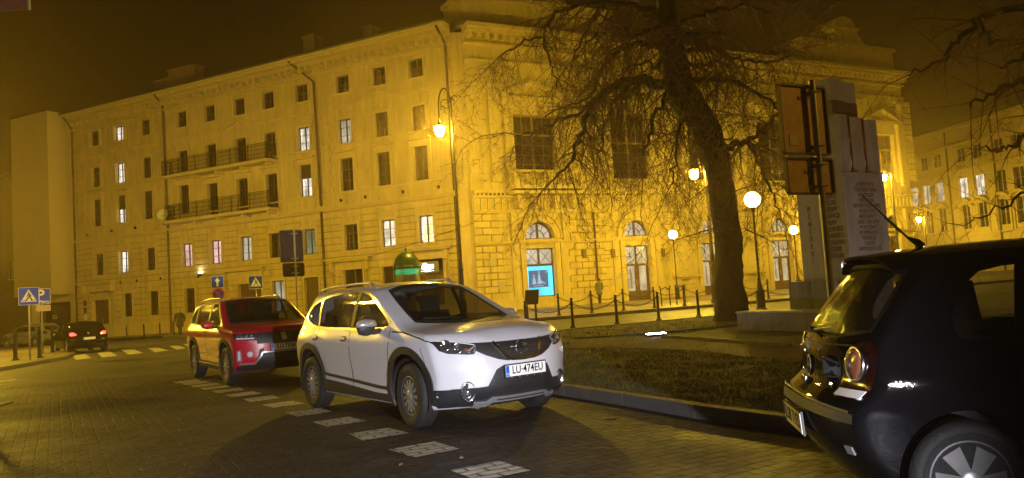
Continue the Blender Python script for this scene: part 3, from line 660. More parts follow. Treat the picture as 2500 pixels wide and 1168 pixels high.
# left island with the signs
isl = [(-30, 15.0), P2(-60, 915), P2(0, 905), P2(90, 889), P2(150, 878), P2(182, 862), P2(165, 850), (-24, 46), (-40, 60), (-70, 60), (-70, 20)]
polysheet('pavement_island', isl, .10, K['slab'])
kerb([P2(165, 850), P2(182, 862), P2(150, 878), P2(90, 889), P2(0, 905), P2(-60, 915), (-30, 15.0)], .105, .14, .25)
polysheet('pavement_left', [(-30, 14.6), (-8.9, 13.9), (-8.1, 10.6), (-7.2, 6.5), (-6.7, 0), (-30, 0)], .004, paver_mat('yellow_slabs', (.13, .11, .08), (.10, .085, .06), (.02, .018, .015), .4, .4, .12, .4, .4, .01))
kerb([(-6.7, 0), (-7.2, 6.5), (-8.1, 10.6), (-8.9, 13.9)], .02, .08, .1)
# painted markings
def quad_px(name, q, m, z, n=1): return polysheet(name, [P2(*p) for p in q], z, K[m])
for q in ([(177, 869), (209, 865), (223, 874), (186, 879)], [(237, 861), (268, 858), (287, 869), (249, 873)], [(296, 854), (326, 853), (349, 862), (314, 866)], [(360, 850), (385, 849), (411, 856), (378, 860)], [(413, 845), (436, 844), (455, 850), (432, 854)], [(445, 840), (465, 839), (480, 845), (462, 848)]):
    quad_px('crossing_stripe', q, 'markA', -.006)
for q in ([(353, 895), (395, 892), (396, 893), (354, 896)], [(0, 930), (38, 926), (38, 928), (0, 932)]): quad_px('lane_line', q, 'markA', -.004)
dl0, dl1 = V((-6.35, 15.55)), V((-.31, 6.27)); dd = (dl1 - dl0); LL = dd.length; dd.normalize(); dn = V((-dd.y, dd.x))
marks = [(1195, 1150), (1035, 1098), (920, 1060), (829, 1030), (755, 1007), (690, 988), (638, 974), (595, 963), (558, 954), (527, 947), (500, 941), (478, 936), (458, 932)]
for i, q in enumerate(marks):
    p = V(P2(*q)); a = p - dd * .25 - dn * .23; mpts = [a, a + dd * .5, a + dd * .5 + dn * .46, a + dn * .46]
    r = random.Random(i)
    polysheet('parking_dash', [(v.x + r.uniform(-.02, .02), v.y + r.uniform(-.02, .02)) for v in mpts], .004, K['mark'])
# ------------------------------------------------------------ street lamps (real light sources)
def lamp_pole(name, x, y, h, kind, label, group, strength=None):
    z0 = gz(x, y) + (.1 if kind != 'x' else 0)
    r = empty(name, (x, y, z0), 0, label, 'street lamp', group)
    m = MB()
    if kind == 'globe':
        m.lathe([(.2, 0), (.2, .1), (.15, .14), (.15, .65), (.17, .7), (.12, .78), (.07, 1.0), (.055, 1.1), (.07, 1.16), (.045, 1.2), (.035, h - .45), (.06, h - .4), (.09, h - .3), (.1, h - .26)], n=14)
        m.build('pole', K['iron'], r, smooth=False, auto=.6)
        g = MB(); R_ = .27
        g.lathe([(R_ * math.sin(PI * i / 12) + .001, -R_ * math.cos(PI * i / 12)) for i in range(13)], (0, 0, h), 18)
        g.build('globe', K['globe'] if strength is None else strength, r, smooth=True)
    else:
        m.lathe([(.24, 0), (.24, .12), (.17, .2), (.17, .85), (.2, .9), (.12, 1.05), (.1, 2.3), (.13, 2.4), (.1, 2.5), (.075, 4.4), (.11, 4.5), (.07, 4.6), (.05, h + .1), (.07, h + .2), (.04, h + .3), (.03, h + 1.5)], n=12)
        m.build('pole', K['iron'], r, auto=.6)
        a = MB(); pts = [(0, 0, h + .7)]
        for k in range(13): t = PI * k / 12; pts.append((-.31 * (1 - math.cos(t)) + .0, 0, h + 1.0 + .95 * math.sin(t)))
        pts.append((-.62, 0, h + .55))
        a.tube(pts, .035, 6)
        for cx_, cz_, r_ in ((-.3, h + 1.2, .2), (-.22, h + .85, .13), (.17, h + 1.45, .12), (-.42, h + 1.0, .1)): a.archband(cx_, cz_, r_ - .02, r_ + .02, -.015, .015, 0, 4.8, 10)
        a.build('scroll_arm', K['iron'], r)
        s = MB(); s.lathe([(.05, .45), (.06, .25), (.12, .2), (.33, .13), (.35, .10), (.33, .09), (.15, .1)], (-.62, 0, h), 16)
        s.build('lamp_shade', K['iron'], r, smooth=True)
        g = MB(); g.lathe([(.02, -.36), (.12, -.34), (.2, -.2), (.22, 0), (.2, .09)], (-.62, 0, h), 14)
        g.build('bulb', K['lamp'] if strength is None else strength, r, smooth=True)
    return r
lamp_pole('street_lamp', -2.5, 37.2, 9.2, 'hook', 'tall black scroll arm street lamp shining in front of the tenement corner', 'tall street lamps')
lamp_pole('street_lamp', 10.35, 41.0, 6.85, 'hook', 'black street lamp glowing behind the hanging twigs left of the tree trunk', 'tall street lamps')
lamp_pole('globe_lamp', 10.57, 51.6, 4.25, 'globe', 'slim globe lamp close to the theatre wall between the second and third door', 'globe lamps')
lamp_pole('globe_lamp', 8.6, 27.8, 3.95, 'globe', 'nearest and largest white globe lamp just right of the big tree trunk', 'globe lamps')
lamp_pole('globe_lamp', 18.9, 52.7, 4.1, 'globe', 'slim globe lamp left of the monument edge before the last theatre door', 'globe lamps')
lamp_pole('street_lamp', 30.3, 62.0, 8.4, 'hook', 'distant street lamp glowing at the right edge of the monument shaft', 'tall street lamps')
lamp_pole('street_lamp', 49.4, 94.0, 6.7, 'hook', 'farthest street lamp glowing in fog in front of the far right house', 'tall street lamps')
# lamps of the same square standing just outside the picture, the last one added
K['lampS'] = emat('sodium_lamp_side', (1.0, .62, .05), 1300)
lamp_pole('street_lamp', -19.0, 21.6, 8.6, 'hook', 'street lamp beyond the left edge lighting the setts', 'tall street lamps', K['lampS'])
lamp_pole('street_lamp', 15, 7, 8.2, 'hook', 'street lamp beyond the right edge beside the monument', 'tall street lamps', emat('sodium_lamp_right', (1, .52, .05), 360))
lamp_pole('street_lamp', -28.5, 37.5, 7.4, 'hook', 'street lamp beyond the left edge lighting the pale block', 'tall street lamps', emat('sodium_lamp_low', (1, .65, .05), 3500))
lamp_pole('street_lamp', 72, 90.0, 8.0, 'hook', 'added unseen lamp beyond the right edge lighting the foggy house', 'tall street lamps', emat('added_lamp_far', (1, .64, .06), 5000))  # lamp added out of view for the golden glow in the far haze
# headlamp light of a waiting car standing behind the photographer
sp = bpy.data.lights.new('headlamp_light', 'SPOT'); so = bpy.data.objects.new('headlamp_light', sp); COL.objects.link(so)
sp.energy = 3600; sp.color = (.93, .93, 1.0); sp.spot_size = math.radians(64); sp.spot_blend = 1.0; sp.shadow_soft_size = .05
so.location = (1.75, -.6, .78); so.rotation_euler = (V((-2.5, 9.5, .45)) - so.location).to_track_quat('-Z', 'Y').to_euler()
# ------------------------------------------------------------ haze, sky
hz = MB().box(-90, 120, -25, 190, -3, 42).build('haze', None or bpy.data.materials.new('haze_air'), kind='stuff')
hm = hz.data.materials[0]; hm.use_nodes = True; nt = hm.node_tree; nt.nodes.clear()
ou = nt.nodes.new('ShaderNodeOutputMaterial'); pv = nt.nodes.new('ShaderNodeVolumePrincipled')
pv.inputs['Color'].default_value = (.97, .78, .54, 1); pv.inputs['Density'].default_value = .0015; pv.inputs['Anisotropy'].default_value = .78
nt.links.new(pv.outputs[0], ou.inputs['Volume'])
w = bpy.data.worlds.new('World'); sc.world = w; w.use_nodes = True; nt = w.node_tree; bg = nt.nodes['Background']
sk = nt.nodes.new('ShaderNodeTexSky'); sk.sky_type = 'NISHITA'; sk.sun_disc = False; sk.sun_elevation = math.radians(-6); sk.sun_rotation = math.radians(200)
mxn = nt.nodes.new('ShaderNodeMix'); mxn.data_type = 'RGBA'; mxn.inputs[0].default_value = .02
mxn.inputs[6].default_value = (.14, .055, .022, 1); nt.links.new(sk.outputs[0], mxn.inputs[7]); nt.links.new(mxn.outputs[2], bg.inputs['Color'])
bg.inputs['Strength'].default_value = .008
sc.view_settings.view_transform = 'Standard'; sc.view_settings.look = 'None'; sc.view_settings.exposure = .46; sc.view_settings.gamma = 1
sc.cycles.use_denoising = True; sc.cycles.volume_bounces = 1; sc.cycles.max_bounces = 8; sc.cycles.diffuse_bounces = 3; sc.cycles.sample_clamp_indirect = 6; sc.cycles.transparent_max_bounces = 16
# ------------------------------------------------------------ cars
def interp(tab, x):
    if x <= tab[0][0]: return tab[0][1]
    if x >= tab[-1][0]: return tab[-1][1]
    for i in range(len(tab) - 1):
        if tab[i][0] <= x <= tab[i + 1][0]:
            x0_, y0_ = tab[i]; x1_, y1_ = tab[i + 1]; h = x1_ - x0_; t = (x - x0_) / h
            def sl(k):
                if k <= 0 or k >= len(tab) - 1:
                    k = max(0, min(len(tab) - 2, k if k <= 0 else k - 1)); return (tab[k + 1][1] - tab[k][1]) / (tab[k + 1][0] - tab[k][0])
                a = (tab[k][1] - tab[k - 1][1]) / (tab[k][0] - tab[k - 1][0]); b = (tab[k + 1][1] - tab[k][1]) / (tab[k + 1][0] - tab[k][0])
                return 0 if a * b <= 0 else 2 * a * b / (a + b)
            m0, m1 = sl(i) * h, sl(i + 1) * h
            return (2 * t**3 - 3 * t * t + 1) * y0_ + (t**3 - 2 * t * t + t) * m0 + (-2 * t**3 + 3 * t * t) * y1_ + (t**3 - t * t) * m1
def inpoly(p, poly):
    c = False; n = len(poly)
    for i in range(n):
        a, b = poly[i], poly[i - 1]
        if (a[1] > p[1]) != (b[1] > p[1]) and p[0] < (b[0] - a[0]) * (p[1] - a[1]) / (b[1] - a[1]) + a[0]: c = not c
    return c
def nearpoly(p, poly):
    best = None
    for i in range(len(poly)):
        a = V(poly[i]); b = V(poly[(i + 1) % len(poly)]); d = b - a; t = max(0, min(1, (V(p) - a).dot(d) / max(1e-9, d.length_squared))); q = a + d * t; L_ = (q - V(p)).length
        if best is None or L_ < best[0]: best = (L_, q)
    return best[1]
def smoothpoly(pts, n=2):   # Chaikin corner rounding
    for _ in range(n):
        o = []
        for i in range(len(pts)):
            a, b = V(pts[i]), V(pts[(i + 1) % len(pts)]); o += [a * .8 + b * .2, a * .2 + b * .8]
        pts = o
    return [tuple(p) for p in pts]
def circle(cx, cz, r, n=28, a0=0, a1=2 * PI): return [(cx + r * math.cos(a0 + (a1 - a0) * i / n), cz + r * math.sin(a0 + (a1 - a0) * i / n)) for i in range(n)]
def inset(poly, d):
    n = len(poly); ar = sum(poly[i - 1][0] * poly[i][1] - poly[i][0] * poly[i - 1][1] for i in range(n)); sg = 1 if ar > 0 else -1; out = []
    for i in range(n):
        a, b, c = V(poly[i - 1]), V(poly[i]), V(poly[(i + 1) % n])
        e1 = (b - a).normalized() if (b - a).length > 1e-7 else V((1, 0)); e2 = (c - b).normalized() if (c - b).length > 1e-7 else e1
        n1 = V((-e1.y, e1.x)); n2 = V((-e2.y, e2.x)); k = n1 + n2; k = k / max(.4, k.length_squared) * 2 if k.length > .3 else n1
        out.append(tuple(b + k * d * sg * .5 * 1.0))
    return out
class Car:
    def __init__(c, P, name, label, loc, rz, paint, group=None, step=.035):
        c.P = P; c.root = empty(name, loc, rz, label, 'car', group)
        c.paint = paint; c.step = step
        nx = int((P['xf'] - P['xr']) / step); nz = int(1.1 / step); ny = int(1.7 / step)
        def us(i, n):   # denser columns near the ends
            t = i / n; return t
        verts = {}; faces = []; VL = []
        def vid(i, j, k):
            key = (i, j, k)
            if key not in verts: verts[key] = len(VL); VL.append(c.mapp(i / nx, -1 + 2 * j / ny, k / nz))
            return verts[key]
        for i in range(nx):
            for k in range(nz):
                for j in (0, ny):
                    q = [vid(i, j, k), vid(i + 1, j, k), vid(i + 1, j, k + 1), vid(i, j, k + 1)]; faces.append(q if j == 0 else q[::-1])
            for j in range(ny):
                q = [vid(i, j, nz), vid(i + 1, j, nz), vid(i + 1, j + 1, nz), vid(i, j + 1, nz)]; faces.append(q)
                q = [vid(i, j, 0), vid(i + 1, j, 0), vid(i + 1, j + 1, 0), vid(i, j + 1, 0)]; faces.append(q[::-1])
        for j in range(ny):
            for k in range(nz):
                q = [vid(nx, j, k), vid(nx, j + 1, k), vid(nx, j + 1, k + 1), vid(nx, j, k + 1)]; faces.append(q)
                q = [vid(0, j, k), vid(0, j + 1, k), vid(0, j + 1, k + 1), vid(0, j, k + 1)]; faces.append(q[::-1])
        bm = bmesh.new()
        for v in VL: bm.verts.new(v)
        bm.verts.ensure_lookup_table()
        for f in faces: bm.faces.new([bm.verts[a] for a in f])
        for _ in range(P.get('smooth', 2)): bmesh.ops.smooth_vert(bm, verts=bm.verts, factor=.5, use_axis_x=True, use_axis_y=True, use_axis_z=True)
        c.bm = bm; c.bvh = BVHTree.FromBMesh(bm)
    def mapp(c, u, v, w):
        P = c.P
        x = P['xr'] + (P['xf'] - P['xr']) * u; cr = P.get('corner', .22); av = abs(v)
        for _ in range(5):
            top = interp(P['top'], x); crown = interp(P['crown'], x)
            bot = interp(P['bot'], x)
            z = bot + (top - crown * av ** 2.2 - bot) * w
            xf = interp(P['front'], z) - P.get('cf', cr) * av ** 2.6; xr = interp(P['rear'], z) + P.get('cr', cr) * av ** 2.6
            x = xr + (xf - xr) * u
        y = v * interp(P['wid'], x) * interp(P['prof'], z)
        return V((x, y, z))
    def cast(c, a, b, axis):
        if axis == 'R': o, d = V((a, -3, b)), V((0, 1, 0))
        elif axis == 'L': o, d = V((a, 3, b)), V((0, -1, 0))
        elif axis == 'F': o, d = V((5, a, b)), V((-1, 0, 0))
        elif axis == 'B': o, d = V((-5, a, b)), V((1, 0, 0))
        else: o, d = V((a, b, 4)), V((0, 0, -1))
        h = c.bvh.ray_cast(o, d)
        if h[0] is None:
            n = c.bvh.find_nearest(o + d * (3.9 if axis in 'FB' else 2.2)); return n[0], n[1]
        nn = h[1] if h[1].dot(d) < 0 else -h[1]
        return h[0], nn
    def cut(c, poly, axis):
        ia, ib = {'R': (0, 2), 'L': (0, 2), 'F': (1, 2), 'B': (1, 2), 'T': (0, 1)}[axis]
        side = {'R': lambda n: n.y < -.25, 'L': lambda n: n.y > .25, 'F': lambda n: n.x > .15, 'B': lambda n: n.x < -.15, 'T': lambda n: n.z > .3}[axis]
        xm = (c.P['xf'] + c.P['xr']) / 2
        dl = [f for f in c.bm.faces if side(f.normal) and inpoly((f.calc_center_median()[ia], f.calc_center_median()[ib]), poly) and (axis not in 'F' or f.calc_center_median().x > xm) and (axis not in 'B' or f.calc_center_median().x < xm)]
        bv = set()
        for f in dl:
            for v in f.verts: bv.add(v)
        keep = [v for v in bv if any(f not in set(dl) for f in v.link_faces)] if len(dl) < 60 else None
        if keep is None:
            ds = set(dl); keep = [v for v in bv if any(f not in ds for f in v.link_faces)]
        bmesh.ops.delete(c.bm, geom=dl, context='FACES')
        for v in keep:
            if not v.is_valid: continue
            q = nearpoly((v.co[ia], v.co[ib]), poly)
            if (V((v.co[ia], v.co[ib])) - q).length < c.step * 1.2:
                p, _ = c.cast(q[0], q[1], axis)
                if (p - v.co).length < .12: v.co = p
    def finish(c, name='body', crease=None):
        me = bpy.data.meshes.new(name); c.bm.normal_update(); c.bm.to_mesh(me); c.bm.free(); me.materials.append(c.paint)
        me.polygons.foreach_set('use_smooth', [True] * len(me.polygons))
        c.body = bpy.data.objects.new(name, me); COL.objects.link(c.body); c.body.parent = c.root; return c.body
    def patch(c, poly, axis, off, name, m, parent=None, res=.06, skirt=True, obj=True):
        bm = bmesh.new(); f = bm.faces.new([bm.verts.new((p[0], p[1], 0)) for p in poly])
        xs = [p[0] for p in poly]; ys = [p[1] for p in poly]
        for k, (lo_, hi_) in enumerate(((min(xs), max(xs)), (min(ys), max(ys)))):
            n = int((hi_ - lo_) / res)
            for i in range(1, n + 1):
                t = lo_ + (hi_ - lo_) * i / (n + 1)
                bmesh.ops.bisect_plane(bm, geom=bm.verts[:] + bm.edges[:] + bm.faces[:], plane_co=(t, 0, 0) if k == 0 else (0, t, 0), plane_no=(1, 0, 0) if k == 0 else (0, 1, 0))
        bmesh.ops.triangulate(bm, faces=[f for f in bm.faces if len(f.verts) > 4])
        nm = {}
        for v in bm.verts:
            p, n = c.cast(v.co.x, v.co.y, axis); nm[v] = n; v.co = p + n * off
        if skirt and off > .0012:
            be = [e for e in bm.edges if len(e.link_faces) == 1]
            r = bmesh.ops.extrude_edge_only(bm, edges=be)
            nv = [g for g in r['geom'] if isinstance(g, bmesh.types.BMVert)]
            for v in nv:
                n = min(nm, key=lambda q: (q.co - v.co).length_squared) if len(nm) < 400 else None
                nn = nm[n] if n else c.bvh.find_nearest(v.co)[1]
                v.co = v.co - nn * (off + .006)
            for e in be: e.smooth = False
        bmesh.ops.recalc_face_normals(bm, faces=bm.faces)
        ctr = V((0, 0, .8)); s_ = sum((f.normal.dot(f.calc_center_median() - ctr)) * f.calc_area() for f in bm.faces)
        if s_ < 0: bmesh.ops.reverse_faces(bm, faces=bm.faces)
        if not obj: return bm
        me = bpy.data.meshes.new(name); bm.to_mesh(me); bm.free(); me.materials.append(m)
        me.polygons.foreach_set('use_smooth', [True] * len(me.polygons))
        o = bpy.data.objects.new(name, me); COL.objects.link(o); o.parent = parent or c.root; return o
    def strip(c, path, w, axis, off, name, m, parent=None, closed=False, res=.06):
        n = len(path); L_ = []; R_ = []
        mb = MB()
        pts = []
        for i in range(n if closed else n - 1):
            a, b = V(path[i]), V(path[(i + 1) % n]); k = max(1, int((b - a).length / res))
            for j in range(k): pts.append(a + (b - a) * j / k)
        if not closed: pts.append(V(path[-1]))
        N_ = len(pts)
        for i, p in enumerate(pts):
            a = pts[i - 1] if (i > 0 or closed) else p; b = pts[(i + 1) % N_] if (i < N_ - 1 or closed) else p
            d = (b - a); d = d.normalized() if d.length > 1e-7 else V((1, 0)); q = V((-d.y, d.x)) * w / 2
            l, ln = c.cast(*(p + q), axis); r, rn = c.cast(*(p - q), axis)
            L_.append((l + ln * off, l - ln * .004)); R_.append((r + rn * off, r - rn * .004))
        vs = []; fs = []
        for i in range(N_): vs += [L_[i][1], L_[i][0], R_[i][0], R_[i][1]]
        for i in range(N_ if closed else N_ - 1):
            j = (i + 1) % N_
            for k in range(3): fs.append((i * 4 + k, i * 4 + k + 1, j * 4 + k + 1, j * 4 + k))
        mb.add(vs, fs); o = mb.build(name, m, parent or c.root, auto=.7); return o
    def wheel(c, x, y, r, wd, rimr, spokes, rimm, steer=0, kind='hubcap'):
        s = -1 if y < 0 else 1
        Rt = Matrix.Translation((x, y, r)) @ Matrix.Rotation(steer, 4, 'Z') @ Matrix.Rotation(-s * PI / 2, 4, 'X')   # lathe axis z -> outward y
        m = MB(Rt); h = wd / 2
        m.lathe([(rimr + .002, -h + .02), (rimr + .03, -h), (r - .05, -h), (r - .018, -h + .012), (r, -h + .04), (r, -.02), (r - .007, -.018), (r - .007, -.01), (r, -.008), (r, .03), (r - .007, .032), (r - .007, .04), (r, .042), (r, h - .04), (r - .018, h - .012), (r - .045, h), (rimr + .03, h - .003), (rimr + .002, h - .02)], n=36)
        w = m.build('wheel', K['tyre'], c.root, auto=.8)
        m = MB(Rt); f = h - .022
        m.lathe([(rimr, -h + .03), (rimr, f), (rimr - .015, f + .004), (rimr - .03, f - .01), (rimr - .035, f - .05), (.03, f - .07)], n=36)
        for i in range(spokes):
            a = 2 * PI * i / spokes; wd_ = .024 if spokes > 8 else (.055 if kind == 'cover' else .03)
            m2 = MB(Rt @ Matrix.Rotation(a, 4, 'Z')); m2.add([(.03, -wd_ * .6, f - .06), (.03, wd_ * .6, f - .06), (rimr - .015, wd_ * 1.15, f - .06), (rimr - .015, -wd_ * 1.15, f - .06), (.03, -wd_ * .45, f + .012), (.03, wd_ * .45, f + .012), (rimr - .012, wd_, f - .0), (rimr - .012, -wd_, f - .0)],
                [(0, 3, 2, 1), (4, 5, 6, 7), (0, 1, 5, 4), (1, 2, 6, 5), (2, 3, 7, 6), (3, 0, 4, 7)])
            b = len(m.v); m.v += m2.v; m.f += [[b + q for q in ff] for ff in m2.f]; m.m += m2.m
        m.build('rim', rimm, w, auto=.5)
        m = MB(Rt); m.lathe([(.06, f - .05), (.058, f + .012), (.045, f + .02), (.001, f + .022)], n=16); m.build('hub_cap', K['hubc'], w, auto=.7)
        m = MB(Rt); m.lathe([(rimr - .04, f - .075), (.01, f - .075)], n=20); m.build('brake_disc', K['blackp'], w)
        return w
    def well(c, x, y, R_, depth=.32):
        s = -1 if y < 0 else 1; m = MB(); n = 20
        a0 = -.35
        for i in range(n):
            a, b = a0 + (PI - 2 * a0) * i / n, a0 + (PI - 2 * a0) * (i + 1) / n
            P_ = lambda q, yy: (x + R_ * math.cos(q), yy, c.P['wr'] + R_ * math.sin(q))
            yo = s * (interp(c.P['wid'], x) - .03); yi = s * (interp(c.P['wid'], x) - depth)
            m.add([P_(a, yo), P_(b, yo), P_(b, yi), P_(a, yi)], [(0, 1, 2, 3)]); m.add([P_(a, yi), P_(b, yi), (x, yi, c.P['wr'])], [(0, 1, 2)])
        m.build('wheel_arch', K['blackp'], c.root)
    def plate(c, a, b, axis, txt, w=.52, h=.114, off=.012, tilt=0, blue=True, rot=0):
        p, n = c.cast(a, b, axis); n = V((n.x, n.y * .15, n.z * .25)).normalized()
        z = n; x = V((0, 0, 1)).cross(z).normalized(); y = z.cross(x); M4 = Matrix.Identity(4)
        for i, q in enumerate((x, y, z)):
            for j in range(3): M4[j][i] = q[j]
        M4.translation = p + n * off
        o = MB(M4).cbox((0, 0, 0), (w + .02, h + .02, .012)).build('licence_plate', K['blackp'], c.root)
        MB(M4).cbox((0, 0, .008), (w, h, .006)).build('plate_face', K['platew'], o)
        if blue: MB(M4).cbox((-w / 2 + .022, 0, .012), (.04, h - .006, .003)).build('country_band', K['plateb'], o); text_obj('PL', .03, .001, 'lettering', K['platew'], o, M4 @ Matrix.Translation((-w / 2 + .022, -.03, .0145)))
        if txt: text_obj(txt, h * .98, .001, 'lettering', K['blackt'], o, M4 @ Matrix.Translation((.022, .002, .0115)), sx=.86 * w / .52, bold=.0012, spacing=1.02)
        return o
K['tyre'] = mat('tyre_rubber', (.014, .013, .013), .75, var=.25, vscale=9, bump=.3, bscale=60)
K['hubc'] = mat('hub_silver', (.45, .45, .45), .35, .7)
K['blackp'] = mat('black_plastic', (.012, .012, .013), .55, bump=.1, bscale=90)
K['blackt'] = mat('plate_ink', (.003, .003, .003), .6, spec=.1)
K['platew'] = mat('plate_white', (.80, .80, .77), .45, var=.05, vscale=12)
K['plateb'] = mat('plate_blue', (.01, .12, .55), .4)
K['clad'] = mat('grey_black_cladding', (.016, .017, .019), .5, bump=.15, bscale=70, var=.2, vscale=5)
K['silver'] = mat('silver_plastic', (.42, .42, .44), .3, .6)
K['chrome'] = mat('chrome_trim', (.78, .78, .78), .2, 1)
K['rimw'] = mat('rim_silver', (.30, .30, .32), .38, .55, var=.2, vscale=14)
K['rimk'] = mat('wheel_cover_grey', (.12, .115, .115), .5, .2, var=.25, vscale=9)
K['rimd'] = mat('rim_dirty', (.24, .22, .21), .45, .4, var=.3, vscale=12)
def drops(name, col, rough, dens=160, trans=0.0, alpha=None, strength=.5, coat=0, metal=0):
    m = mat(name, col, rough, metal, coat=coat); nt = m.node_tree; N = nt.nodes; L = nt.links; b = N['Principled BSDF']
    tc = N.new('ShaderNodeTexCoord'); vo = N.new('ShaderNodeTexVoronoi'); vo.inputs['Scale'].default_value = dens; L.new(tc.outputs['Object'], vo.inputs['Vector'])
    r = N.new('ShaderNodeMapRange'); r.inputs[1].default_value = 0; r.inputs[2].default_value = .38; r.inputs[3].default_value = 1; r.inputs[4].default_value = 0; L.new(vo.outputs['Distance'], r.inputs[0])
    bp = N.new('ShaderNodeBump'); bp.inputs['Strength'].default_value = strength; bp.inputs['Distance'].default_value = .002; L.new(r.outputs[0], bp.inputs['Height'])
    if coat: L.new(bp.outputs[0], b.inputs['Coat Normal'])
    else: L.new(bp.outputs[0], b.inputs['Normal'])
    if alpha is not None: b.inputs['Alpha'].default_value = alpha
    return m
K['paintW'] = drops('white_car_paint', (.60, .59, .63), .32, 110, coat=.8, strength=.35)
K['paintR'] = drops('red_car_paint', (.55, .005, .03), .3, 110, coat=.9, strength=.25)
K['paintK'] = drops('black_car_paint', (.004, .004, .005), .6, 120, coat=.55, strength=.05); K['paintK'].node_tree.nodes['Principled BSDF'].inputs['Specular IOR Level'].default_value = .0
K['paintG'] = mat('grey_car_paint', (.14, .14, .15), .35, .4, coat=.8)
K['cglass'] = drops('wet_car_glass', (.006, .007, .006), .03, 90, strength=.7, alpha=.62)
K['cglassW'] = drops('windscreen_glass', (.006, .007, .006), .06, 60, strength=.12, alpha=.66)
K['cglassO'] = mat('dark_car_glass', (.008, .009, .008), .06)
K['lens'] = mat('lamp_lens', (.8, .8, .82), .05, trans=.0, spec=.8)
K['lensin'] = mat('lamp_reflector', (.7, .7, .75), .12, .95)
K['redlens'] = mat('red_tail_lens', (.014, .001, .003), .12, coat=1)
K['orangelens'] = mat('orange_lens', (.20, .07, .04), .15, coat=.6)
K['redlit'] = emat('tail_lamp_lit', (1, .06, .05), 3.2)
K['seat'] = mat('seat_fabric', (.03, .03, .032), .9)
def interior(c, xs, zseat, zb, dash=True):
    for x in xs:
        for y in (-.36, .36):
            m = MB(); m.prism([(x - .05, zb), (x + .12, zb), (x - .02, zseat), (x - .16, zseat)], y - .25, y + .25); o = m.build('seat', K['seat'], c.root)
            m = MB(); m.prism([(x - .10, zseat - .01), (x - .04, zseat - .01), (x - .07, zseat + .20), (x - .17, zseat + .20)], y - .13, y + .13); m.build('headrest', K['seat'], o)
# ---- white SUV
PW = dict(xf=2.22, xr=-2.15, wr=.345, smooth=3, corner=.3, cf=.36, cr=.26,
    top=[(-2.15, 1.30), (-2.05, 1.47), (-1.7, 1.545), (-1.1, 1.585), (-.3, 1.595), (.18, 1.56), (.42, 1.47), (.8, 1.29), (1.15, 1.135), (1.32, 1.095), (1.6, 1.065), (1.9, 1.01), (2.05, .96), (2.13, .89), (2.2, .79)],
    crown=[(-2.15, .06), (0, .055), (.6, .07), (1.1, .07), (1.3, .07), (1.9, .075), (2.2, .09)],
    bot=[(-2.15, .36), (-1.9, .26), (-1, .23), (1.6, .21), (2.0, .22), (2.2, .25)],
    front=[(.2, 2.04), (.3, 2.14), (.45, 2.215), (.6, 2.22), (.72, 2.20), (.85, 2.16), (.95, 2.06), (1.0, 2.0), (1.1, 1.98), (1.6, 1.98)],
    rear=[(.25, -2.0), (.4, -2.14), (.7, -2.15), (.95, -2.12), (1.1, -2.06), (1.3, -1.93), (1.5, -1.80), (1.6, -1.75)],
    wid=[(-2.2, .80), (-1.9, .85), (-1.3, .90), (-.6, .895), (0, .89), (.7, .895), (1.3, .903), (1.8, .87), (2.2, .82)],
    prof=[(.2, .93), (.3, .965), (.42, .975), (.5, .972), (.62, .985), (.75, 1.0), (.86, 1.0), (.93, .985), (1.0, .955), (1.06, .925), (1.2, .875), (1.35, .815), (1.48, .745), (1.56, .69), (1.6, .65)])
hW = math.atan2(-.8, .6)
cw = Car(PW, 'white_suv', 'white crossover car with black arch cladding parked nose towards the lawn kerb in the centre', (-1.29, 10.05, 0), hW, K['paintW'], step=.03)
FA, RA = 1.323, -1.323
sideW = smoothpoly([(-1.50, 1.13), (-1.66, 1.23), (-1.42, 1.395), (-1.0, 1.475), (-.4, 1.505), (.05, 1.48), (.38, 1.37), (.83, 1.135), (.86, 1.06), (.2, 1.045), (-1.1, 1.06)], 1)
wsW = [(-.62, 1.115), (-.3, 1.09), (.3, 1.09), (.62, 1.115), (.60, 1.2), (.56, 1.35), (.51, 1.475), (.3, 1.525), (0, 1.535), (-.3, 1.525), (-.51, 1.475), (-.56, 1.35), (-.60, 1.2)]
for x in (FA, RA):
    for ax in 'RL': cw.cut([p for p in circle(x, .40, .395, 40)] , ax)
for ax in 'RL': cw.cut(sideW, ax)
cw.cut(wsW, 'F')
cw.finish()
body = cw.body
